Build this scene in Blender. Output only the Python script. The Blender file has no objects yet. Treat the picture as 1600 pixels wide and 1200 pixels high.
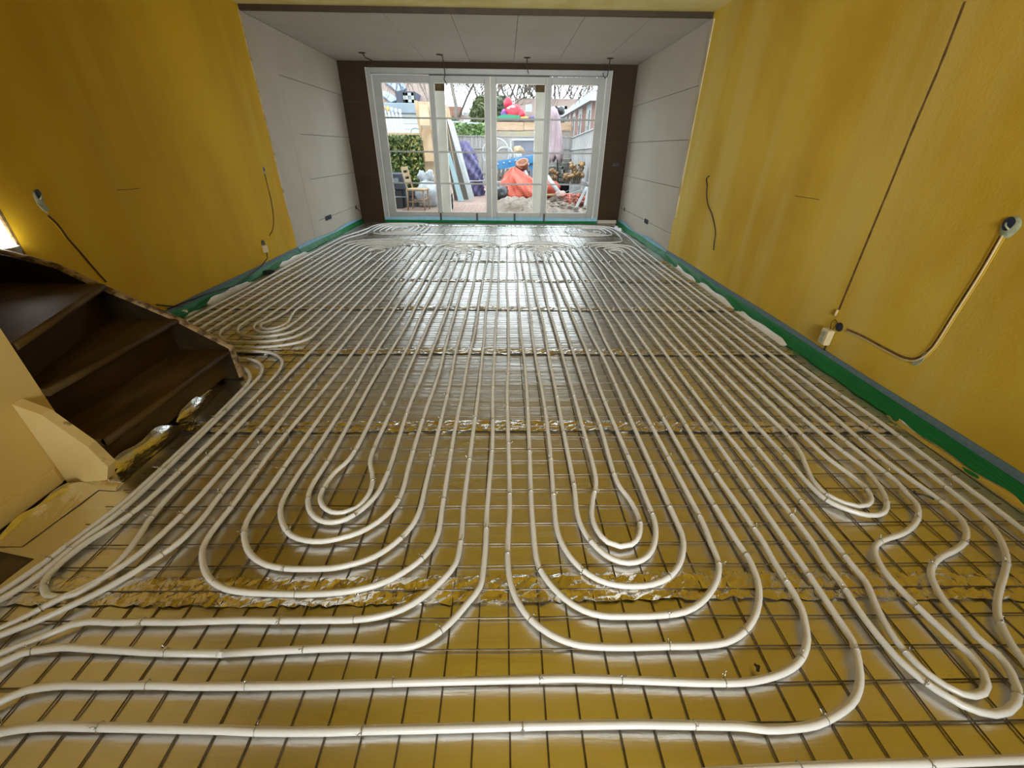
import bpy, math, random
from mathutils import Vector, Matrix
random.seed(7)
S = bpy.context.scene
COL = S.collection
PI = math.pi

# ---------------------------------------------------------------- camera, world, lights, exposure
CAMH, FPX = 1.38, 638.8625
PITCH, YAW, ROLL = 0.5228, 0.0191, 0.0117
_f = Vector((math.sin(YAW)*math.cos(PITCH), math.cos(YAW)*math.cos(PITCH), -math.sin(PITCH)))
_r0 = Vector((math.cos(YAW), -math.sin(YAW), 0)); _u0 = _r0.cross(_f)
_r = _r0*math.cos(ROLL) + _u0*math.sin(ROLL); _u = _u0*math.cos(ROLL) - _r0*math.sin(ROLL)
cd = bpy.data.cameras.new('camera'); cam = bpy.data.objects.new('camera', cd); COL.objects.link(cam)
cd.sensor_width = 36; cd.lens = FPX/1600*36; cd.clip_start = 0.02; cd.clip_end = 500
cam.matrix_world = Matrix(((_r.x, _u.x, -_f.x, 0), (_r.y, _u.y, -_f.y, 0), (_r.z, _u.z, -_f.z, CAMH), (0, 0, 0, 1)))
S.camera = cam

w = bpy.data.worlds.new('overcast_sky'); S.world = w; w.use_nodes = True
wn = w.node_tree; bgn = wn.nodes['Background']
bgn.inputs[0].default_value = (0.84, 0.94, 1.0, 1); bgn.inputs[1].default_value = 6.0

def area(name, loc, rot, sx, sy, power, color=(1, 1, 1)):
    l = bpy.data.lights.new(name, 'AREA'); l.shape = 'RECTANGLE'; l.size = sx; l.size_y = sy
    l.energy = power; l.color = color
    o = bpy.data.objects.new(name, l); o.location = loc; o.rotation_euler = rot; COL.objects.link(o); return o
# added fill lamp before the unseen front window, narrow beam towards the far walls
area('front_window_fill', (0.35, -3.02, 1.6), (PI/2, 0, 0), 2.1, 1.35, 84, (0.96, 0.96, 0.90)).data.spread = math.radians(58)

S.view_settings.view_transform = 'Standard'; S.view_settings.look = 'None'
S.view_settings.gamma = 1; S.view_settings.use_curve_mapping = False
S.view_settings.exposure = 0.0
S.cycles.max_bounces = 10; S.cycles.diffuse_bounces = 5; S.cycles.glossy_bounces = 5
S.cycles.transparent_max_bounces = 12; S.cycles.sample_clamp_indirect = 6
S.cycles.use_denoising = True

# ---------------------------------------------------------------- helpers
def ray(px, py):
    return _f + _r*((px-800)/FPX) - _u*((py-600)/FPX)
def at(px, py, Y):                       # point of the place at depth Y
    d = ray(px, py); t = Y/d.y; return Vector((0, 0, CAMH)) + d*t
def onX(px, py, X):
    d = ray(px, py); t = X/d.x; return Vector((0, 0, CAMH)) + d*t
def ground(px, py, z):
    d = ray(px, py); t = (z-CAMH)/d.z; return Vector((0, 0, CAMH)) + d*t

class MB:
    def __init__(s): s.v = []; s.f = []; s.sm = []
    def add(s, vs, fs, smooth=False):
        n = len(s.v); s.v += [tuple(v) for v in vs]; s.f += [tuple(i+n for i in f) for f in fs]
        s.sm += [smooth]*len(fs); return s
    def box(s, x0, x1, y0, y1, z0, z1, c=0.0):
        if c <= 0:
            vs = [(x, y, z) for x in (x0, x1) for y in (y0, y1) for z in (z0, z1)]
            return s.add(vs, [(0,1,3,2),(4,6,7,5),(0,4,5,1),(2,3,7,6),(0,2,6,4),(1,5,7,3)])
        # chamfered box
        xs, ys, zs = (x0, x1), (y0, y1), (z0, z1); vs = []; ix = {}
        for a in (0, 1):
            for b in (0, 1):
                for d in (0, 1):
                    sx, sy, sz = (1-2*a)*c, (1-2*b)*c, (1-2*d)*c
                    P = (xs[a], ys[b], zs[d])
                    ix[a,b,d,0] = len(vs); vs.append((P[0], P[1]+sy, P[2]+sz))
                    ix[a,b,d,1] = len(vs); vs.append((P[0]+sx, P[1], P[2]+sz))
                    ix[a,b,d,2] = len(vs); vs.append((P[0]+sx, P[1]+sy, P[2]))
        fs = []
        for a in (0, 1):
            q = [ix[a,0,0,0], ix[a,1,0,0], ix[a,1,1,0], ix[a,0,1,0]]; fs.append(q if a else q[::-1])
            q = [ix[0,a,0,1], ix[1,a,0,1], ix[1,a,1,1], ix[0,a,1,1]]; fs.append(q[::-1] if a else q)
            q = [ix[0,0,a,2], ix[1,0,a,2], ix[1,1,a,2], ix[0,1,a,2]]; fs.append(q if a else q[::-1])
            for b in (0, 1):
                fs.append([ix[a,b,0,0], ix[a,b,1,0], ix[a,b,1,1], ix[a,b,0,1]])
                fs.append([ix[a,0,b,0], ix[a,1,b,0], ix[a,1,b,2], ix[a,0,b,2]])
                fs.append([ix[0,a,b,1], ix[1,a,b,1], ix[1,a,b,2], ix[0,a,b,2]])
                for d in (0, 1): fs.append([ix[a,b,d,0], ix[a,b,d,1], ix[a,b,d,2]])
        return s.add(vs, fs)
    def prism(s, poly, axis, a0, a1):     # poly of 2-tuples in the other two axes (x,y,z order)
        n = len(poly); vs = []
        for a in (a0, a1):
            for p in poly:
                vs.append({'x': (a, p[0], p[1]), 'y': (p[0], a, p[1]), 'z': (p[0], p[1], a)}[axis])
        fs = [tuple(range(n)), tuple(range(2*n-1, n-1, -1))]
        fs += [(i, i+n, (i+1) % n+n, (i+1) % n) for i in range(n)]
        return s.add(vs, fs)
    def tube(s, pts, r, n=8, caps=True, smooth=True):
        pts = [Vector(p) for p in pts]; m = len(pts); vs = []
        up = Vector((0, 0, 1)); prev = None
        for i, p in enumerate(pts):
            t = (pts[min(i+1, m-1)] - pts[max(i-1, 0)])
            t = t.normalized() if t.length > 1e-9 else Vector((0, 0, 1))
            if prev is None:
                a = up if abs(t.z) < .9 else Vector((1, 0, 0))
                e1 = t.cross(a).normalized()
            else:
                e1 = (prev - t*prev.dot(t)).normalized()
            prev = e1; e2 = t.cross(e1)
            ri = r[i] if isinstance(r, (list, tuple)) else r
            for k in range(n):
                g = 2*PI*k/n; vs.append(p + e1*(ri*math.cos(g)) + e2*(ri*math.sin(g)))
        fs = [(i*n+k, i*n+(k+1) % n, (i+1)*n+(k+1) % n, (i+1)*n+k) for i in range(m-1) for k in range(n)]
        s.add(vs, fs, smooth)
        if caps: s.f += [tuple(range(len(s.v)-m*n+n-1, len(s.v)-m*n-1, -1)), tuple(range(len(s.v)-n, len(s.v)))]; s.sm += [False, False]
        return s
    def lathe(s, prof, c, n=16, wob=None, smooth=True):   # prof [(r,z)], centre c
        vs = []
        for (r, z) in prof:
            for k in range(n):
                g = 2*PI*k/n; q = r*(wob(g, z) if wob else 1)
                vs.append((c[0]+q*math.cos(g), c[1]+q*math.sin(g), c[2]+z))
        m = len(prof)
        fs = [(i*n+k, i*n+(k+1) % n, (i+1)*n+(k+1) % n, (i+1)*n+k) for i in range(m-1) for k in range(n)]
        s.add(vs, fs, smooth)
        b = len(s.v)-m*n
        s.f += [tuple(range(b+n-1, b-1, -1)), tuple(range(b+(m-1)*n, b+m*n))]; s.sm += [False, False]
        return s
    def blob(s, c, rx, ry, rz, amp=.1, n=16, m=10, seed=0, fr=3):
        R = random.Random(seed); ph = [R.uniform(0, 6.28) for _ in range(8)]
        vs = []
        for i in range(m+1):
            th = PI*i/m
            for k in range(n):
                g = 2*PI*k/n
                q = 1 + amp*(math.sin(fr*g+ph[0]+3*th) + .7*math.sin(2*fr*g+ph[1]-4*th) + .6*math.sin(5*th+ph[2]+g))*(math.sin(th)**.5 if math.sin(th) > 0 else 0)
                vs.append((c[0]+rx*q*math.sin(th)*math.cos(g), c[1]+ry*q*math.sin(th)*math.sin(g), c[2]+rz*q*math.cos(th)))
        fs = [(i*n+k, (i+1)*n+k, (i+1)*n+(k+1) % n, i*n+(k+1) % n) for i in range(m) for k in range(n)]
        return s.add(vs, fs, True)
    def grid(s, fn, nu, nv, smooth=True):
        vs = [fn(i/nu, j/nv) for j in range(nv+1) for i in range(nu+1)]
        fs = [(j*(nu+1)+i, j*(nu+1)+i+1, (j+1)*(nu+1)+i+1, (j+1)*(nu+1)+i) for j in range(nv) for i in range(nu)]
        return s.add(vs, fs, smooth)
    def beam(s, a, b, w_, d_, up=(0, 1, 0)):     # square bar from a to b
        a, b = Vector(a), Vector(b); t = (b-a).normalized(); e2 = Vector(up); e1 = t.cross(e2)
        if e1.length < 1e-4: e1 = t.cross(Vector((1, 0, 0)))
        e1.normalize(); e2 = e1.cross(t).normalized()
        vs = [p + e1*(sx*w_/2) + e2*(sy*d_/2) for p in (a, b) for sx, sy in ((-1,-1),(1,-1),(1,1),(-1,1))]
        return s.add(vs, [(3,2,1,0),(4,5,6,7),(0,1,5,4),(1,2,6,5),(2,3,7,6),(3,0,4,7)])
    def mesh(s, name):
        m = bpy.data.meshes.new(name); m.from_pydata(s.v, [], s.f)
        m.polygons.foreach_set('use_smooth', s.sm); m.update(); return m
    def build(s, name, mat, parent=None, kind=None):
        m = s.mesh(name); m.materials.append(mat)
        return link(name, m, parent, kind)
def link(name, mesh, parent=None, kind=None):
    o = bpy.data.objects.new(name, mesh); COL.objects.link(o)
    if parent is not None:
        o.parent = parent
        o.matrix_parent_inverse = Matrix.Translation(-Vector(parent.location)) if parent.type == 'EMPTY' else Matrix()
    if kind: o['kind'] = kind
    return o
def tag(o, label, cat, group=None):
    o['label'] = label; o['category'] = cat
    if group: o['group'] = group
    return o
def thing(name, label, cat, loc=(0, 0, 0), group=None):
    o = bpy.data.objects.new(name, None); o.empty_display_size = .1; o.location = loc; COL.objects.link(o)
    return tag(o, label, cat, group)
def structure(o): o['kind'] = 'structure'; return o
def inst(name, mesh, parent, M):            # a piece sharing mesh data
    o = bpy.data.objects.new(name, mesh); COL.objects.link(o); o.parent = parent
    o.matrix_parent_inverse = Matrix.Translation(-Vector(parent.location)) if parent.type == 'EMPTY' else Matrix()
    o.matrix_basis = M; return o
def spline(pts, step):                     # Catmull-Rom through 2D points, resampled
    P = [Vector(p) for p in pts]; out = []
    for i in range(len(P)-1):
        p0, p1, p2, p3 = P[max(i-1, 0)], P[i], P[i+1], P[min(i+2, len(P)-1)]
        n = max(1, int((p2-p1).length/step))
        for k in range(n):
            t = k/n
            a = ((p1-p0).length+1e-6)**.5; b = ((p2-p1).length+1e-6)**.5; c = ((p3-p2).length+1e-6)**.5
            m1 = (p2-p1) if i == 0 else ((p1-p0)/a - (p2-p0)/(a+b) + (p2-p1)/b)*b
            m2 = (p2-p1) if i == len(P)-2 else ((p2-p1)/b - (p3-p1)/(b+c) + (p3-p2)/c)*b
            h = t*t*t; q = t*t
            out.append(p1*(2*h-3*q+1) + m1*(h-2*q+t) + p2*(3*q-2*h) + m2*(h-q))
    out.append(P[-1]); return out

# ---------------------------------------------------------------- materials
def mat(name, c1, rough=.7, metal=0., c2=None, scale=6., stretch=(1, 1, 1), lo=.35, hi=.65, detail=5., bump=0., bscale=40., bstretch=None, bdist=.01, spec=.5, c3=None, s3=2., lo3=.5, hi3=.7, st3=(1, 1, 1)):
    m = bpy.data.materials.new(name); m.use_nodes = True; nt = m.node_tree; N = nt.nodes; L = nt.links
    b = N['Principled BSDF']; b.inputs['Roughness'].default_value = rough; b.inputs['Metallic'].default_value = metal
    b.inputs['Specular IOR Level'].default_value = spec
    b.inputs['Base Color'].default_value = (*c1, 1); tc = N.new('ShaderNodeTexCoord')
    def noise(sc, st, det=detail):
        mp = N.new('ShaderNodeMapping'); mp.inputs['Scale'].default_value = st; L.new(tc.outputs['Object'], mp.inputs[0])
        n = N.new('ShaderNodeTexNoise'); n.inputs['Scale'].default_value = sc; n.inputs['Detail'].default_value = det
        L.new(mp.outputs[0], n.inputs['Vector']); return n
    def ramp(src, a, z):
        r = N.new('ShaderNodeMapRange'); r.inputs['From Min'].default_value = a; r.inputs['From Max'].default_value = z
        L.new(src, r.inputs['Value']); return r.outputs[0]
    def mix(f, a, z):
        x = N.new('ShaderNodeMix'); x.data_type = 'RGBA'; L.new(f, x.inputs[0])
        if isinstance(a, tuple): x.inputs[6].default_value = (*a, 1)
        else: L.new(a, x.inputs[6])
        x.inputs[7].default_value = (*z, 1); return x.outputs[2]
    col = c1
    if c2: col = mix(ramp(noise(scale, stretch).outputs[0], lo, hi), col, c2)
    if c3: col = mix(ramp(noise(s3, st3).outputs[0], lo3, hi3), col, c3)
    if not isinstance(col, tuple): L.new(col, b.inputs['Base Color'])
    if bump > 0:
        n = noise(bscale, bstretch or stretch, 4); u = N.new('ShaderNodeBump'); u.inputs['Strength'].default_value = bump
        u.inputs['Distance'].default_value = bdist; L.new(n.outputs[0], u.inputs['Height']); L.new(u.outputs[0], b.inputs['Normal'])
    return m
def foil_mat(name, col, rough, ripples, fine, crinkle=0.):
    m = bpy.data.materials.new(name); m.use_nodes = True; nt = m.node_tree; N = nt.nodes; L = nt.links
    b = N['Principled BSDF']; b.inputs['Base Color'].default_value = (*col, 1); b.inputs['Metallic'].default_value = 1
    b.inputs['Roughness'].default_value = rough
    tc = N.new('ShaderNodeTexCoord'); prev = None
    def layer(sc, st, strength, dist, det=3.):
        nonlocal prev
        mp = N.new('ShaderNodeMapping'); mp.inputs['Scale'].default_value = st; L.new(tc.outputs['Object'], mp.inputs[0])
        n = N.new('ShaderNodeTexNoise'); n.inputs['Scale'].default_value = sc; n.inputs['Detail'].default_value = det
        L.new(mp.outputs[0], n.inputs['Vector'])
        u = N.new('ShaderNodeBump'); u.inputs['Strength'].default_value = strength; u.inputs['Distance'].default_value = dist
        L.new(n.outputs[0], u.inputs['Height'])
        if prev: L.new(prev, u.inputs['Normal'])
        prev = u.outputs[0]
    if ripples: layer(1., (3., 26., 1.), ripples, .006)
    if fine: layer(160., (1, 1, 1), fine, .001, 2.)
    if crinkle: layer(22., (1.6, .8, 1), crinkle, .012, 5.)
    L.new(prev, b.inputs['Normal'])
    mr = N.new('ShaderNodeMapRange'); mr.inputs['To Min'].default_value = rough*.75; mr.inputs['To Max'].default_value = rough*1.3
    mp = N.new('ShaderNodeMapping'); mp.inputs['Scale'].default_value = (2, 9, 1); L.new(tc.outputs['Object'], mp.inputs[0])
    n = N.new('ShaderNodeTexNoise'); n.inputs['Scale'].default_value = 1.5; L.new(mp.outputs[0], n.inputs['Vector'])
    L.new(n.outputs[0], mr.inputs['Value']); L.new(mr.outputs[0], b.inputs['Roughness'])
    return m
def emit_mat(name, c, s):
    m = bpy.data.materials.new(name); m.use_nodes = True; b = m.node_tree.nodes['Principled BSDF']
    b.inputs['Base Color'].default_value = (*c, 1); b.inputs['Emission Color'].default_value = (*c, 1); b.inputs['Emission Strength'].default_value = s
    return m
def glass_mat():
    m = bpy.data.materials.new('window_glass'); m.use_nodes = True; nt = m.node_tree; N = nt.nodes; L = nt.links
    N.remove(N['Principled BSDF']); out = N['Material Output']
    t = N.new('ShaderNodeBsdfTransparent'); t.inputs[0].default_value = (.97, .985, .98, 1)
    g = N.new('ShaderNodeBsdfGlossy'); g.inputs['Roughness'].default_value = .02
    fr = N.new('ShaderNodeFresnel'); fr.inputs[0].default_value = 1.05
    x = N.new('ShaderNodeMixShader'); L.new(fr.outputs[0], x.inputs[0]); L.new(t.outputs[0], x.inputs[1]); L.new(g.outputs[0], x.inputs[2])
    L.new(x.outputs[0], out.inputs[0]); return m
Y1, Y2, Y3 = (.64, .44, .040), (.50, .31, .010), (.66, .52, .15)
M = {}
M['wall_yellow'] = mat('yellow_plaster_wall', Y1, .85, c2=Y2, scale=1.3, stretch=(1.2, 1.0, .6), lo=.42, hi=.66, bump=.3, bscale=60, bstretch=(1, 1, 1), bdist=.004, c3=Y3, s3=1.1, st3=(1, 2.2, .22), lo3=.47, hi3=.78)
M['wall_yellow_deep'] = mat('deep_yellow_plaster_wall', (.66, .42, .006), .85, c2=(.52, .30, .003), scale=.9, stretch=(1.2, 1.2, .45), lo=.4, hi=.66, bump=.25, bscale=60, bstretch=(1, 1, 1), bdist=.004, c3=(.64, .46, .04), s3=1.0, st3=(1, 2.0, .22), lo3=.55, hi3=.75)
M['ceil_yellow'] = mat('yellow_plaster_ceiling', (.62, .42, .03), .85, c2=(.52, .33, .015), scale=1.5, bump=.15, bscale=40)
M['ceil_pale'] = mat('pale_ceiling_edge', (.74, .66, .30), .85, c2=(.66, .54, .18), scale=2.5)  # paler yellow for the ceiling band next to the opening
M['cream'] = mat('cream_painted_panel', (.80, .61, .24), .55, c2=(.74, .55, .19), scale=2.5, bump=.06, bscale=90, c3=(.40, .25, .06), s3=3.5, lo3=.66, hi3=.85)
M['string_paint'] = mat('worn_cream_paint', (.80, .64, .30), .5, c2=(.74, .56, .23), scale=6, c3=(.25, .16, .06), s3=14, lo3=.68, hi3=.78)
M['board'] = mat('plasterboard_grey', (.50, .45, .385), .85, c2=(.46, .415, .35), scale=1.7, bump=.05, bscale=120)
M['board_brown_shaded'] = mat('plasterboard_brown_shaded', (.035, .017, .004), .85, c2=(.028, .013, .003), scale=2.0)  # brown board, shade of the backlit back wall put into its colour
M['board_ceil'] = mat('plasterboard_ceiling', (.46, .42, .37), .85, c2=(.43, .39, .34), scale=1.5)
M['joint'] = mat('dark_joint_backing', (.10, .075, .06), .9)  # dark backing slab seen in the gaps between the boards
M['trim_dark'] = mat('dark_brown_trim', (.035, .019, .005), .7, c2=(.025, .013, .003), scale=8)
M['hall'] = mat('pinkish_hall_plaster', (.62, .52, .47), .8, c2=(.55, .45, .40), scale=3)
M['floor'] = mat('dark_subfloor', (.06, .04, .02), .9, c2=(.1, .07, .03), scale=12)
M['foil'] = foil_mat('aluminium_foil', (.80, .79, .77), .30, .46, .42)
M['foil_flap'] = foil_mat('crumpled_foil', (.8, .78, .74), .2, 0, .3, .6)
M['foil_tape'] = foil_mat('crinkled_foil_tape', (.82, .78, .70), .10, 0, .0, .8)
M['foil_white'] = mat('white_foil_highlight', (.8, .82, .84), .5, c2=(.7, .73, .76), scale=30)  # white highlights of the curled foil edges put into the colour
M['wire'] = mat('steel_wire', (.20, .18, .15), .42, .85, c2=(.12, .09, .06), scale=18)
M['tie'] = mat('bright_tie_wire', (.55, .54, .52), .3, 1.)
M['pipe'] = mat('white_pipe', (.74, .75, .75), .32, c2=(.70, .71, .71), scale=8)
M['foam'] = mat('blue_grey_foam', (.12, .20, .27), .8, c2=(.17, .24, .30), scale=50)
M['foam_blue'] = mat('light_blue_foam', (.22, .45, .62), .7, c2=(.28, .52, .68), scale=20)
M['film'] = mat('green_film', (.003, .125, .03), .5, spec=.25, c2=(.008, .18, .05), scale=4, stretch=(40, 1, 40))
M['frame'] = mat('white_frame_paint', (.34, .355, .35), .45, c2=(.31, .325, .32), scale=5)
M['frame_edge'] = mat('ivory_frame_edge', (.66, .64, .58), .4)
M['glass'] = glass_mat()
M['black'] = mat('black_plastic', (.012, .012, .014), .5)
M['blackblue'] = mat('dark_blue_plastic', (.012, .018, .05), .5)
M['rubber'] = mat('dark_cable', (.025, .018, .01), .6)
M['wood_dark'] = mat('worn_brown_stair_wood', (.085, .047, .010), .6, spec=.22, c2=(.048, .024, .004), scale=3, stretch=(3, .5, 3), c3=(.13, .085, .035), s3=4, lo3=.55, hi3=.8, st3=(1.5, .6, 1.5), bump=.12, bscale=14, bstretch=(4, .5, 4))
M['riser'] = mat('dark_stair_riser_wood', (.05, .023, .004), .7, spec=.15, c2=(.032, .014, .003), scale=3, stretch=(1, .6, 4), bump=.1, bscale=20)
M['string'] = mat('dark_stair_string', (.018, .011, .004), .8, spec=.1, c2=(.032, .019, .007), scale=9)
M['string_worn'] = mat('bare_worn_wood', (.34, .24, .12), .8, c2=(.09, .05, .02), scale=22, stretch=(1, 1, 1), lo=.45, hi=.6, bump=.3, bscale=50)
M['plaster_patch'] = mat('pale_green_filler', (.40, .45, .33), .9, c2=(.28, .30, .2), scale=30, bump=.3, bscale=60)
M['chase'] = mat('brown_wall_chase', (.10, .055, .015), .9, c2=(.2, .11, .025), scale=30)
M['conduit'] = mat('cream_conduit', (.60, .47, .25), .5)
M['socket'] = mat('ivory_socket', (.68, .58, .38), .4)
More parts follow.
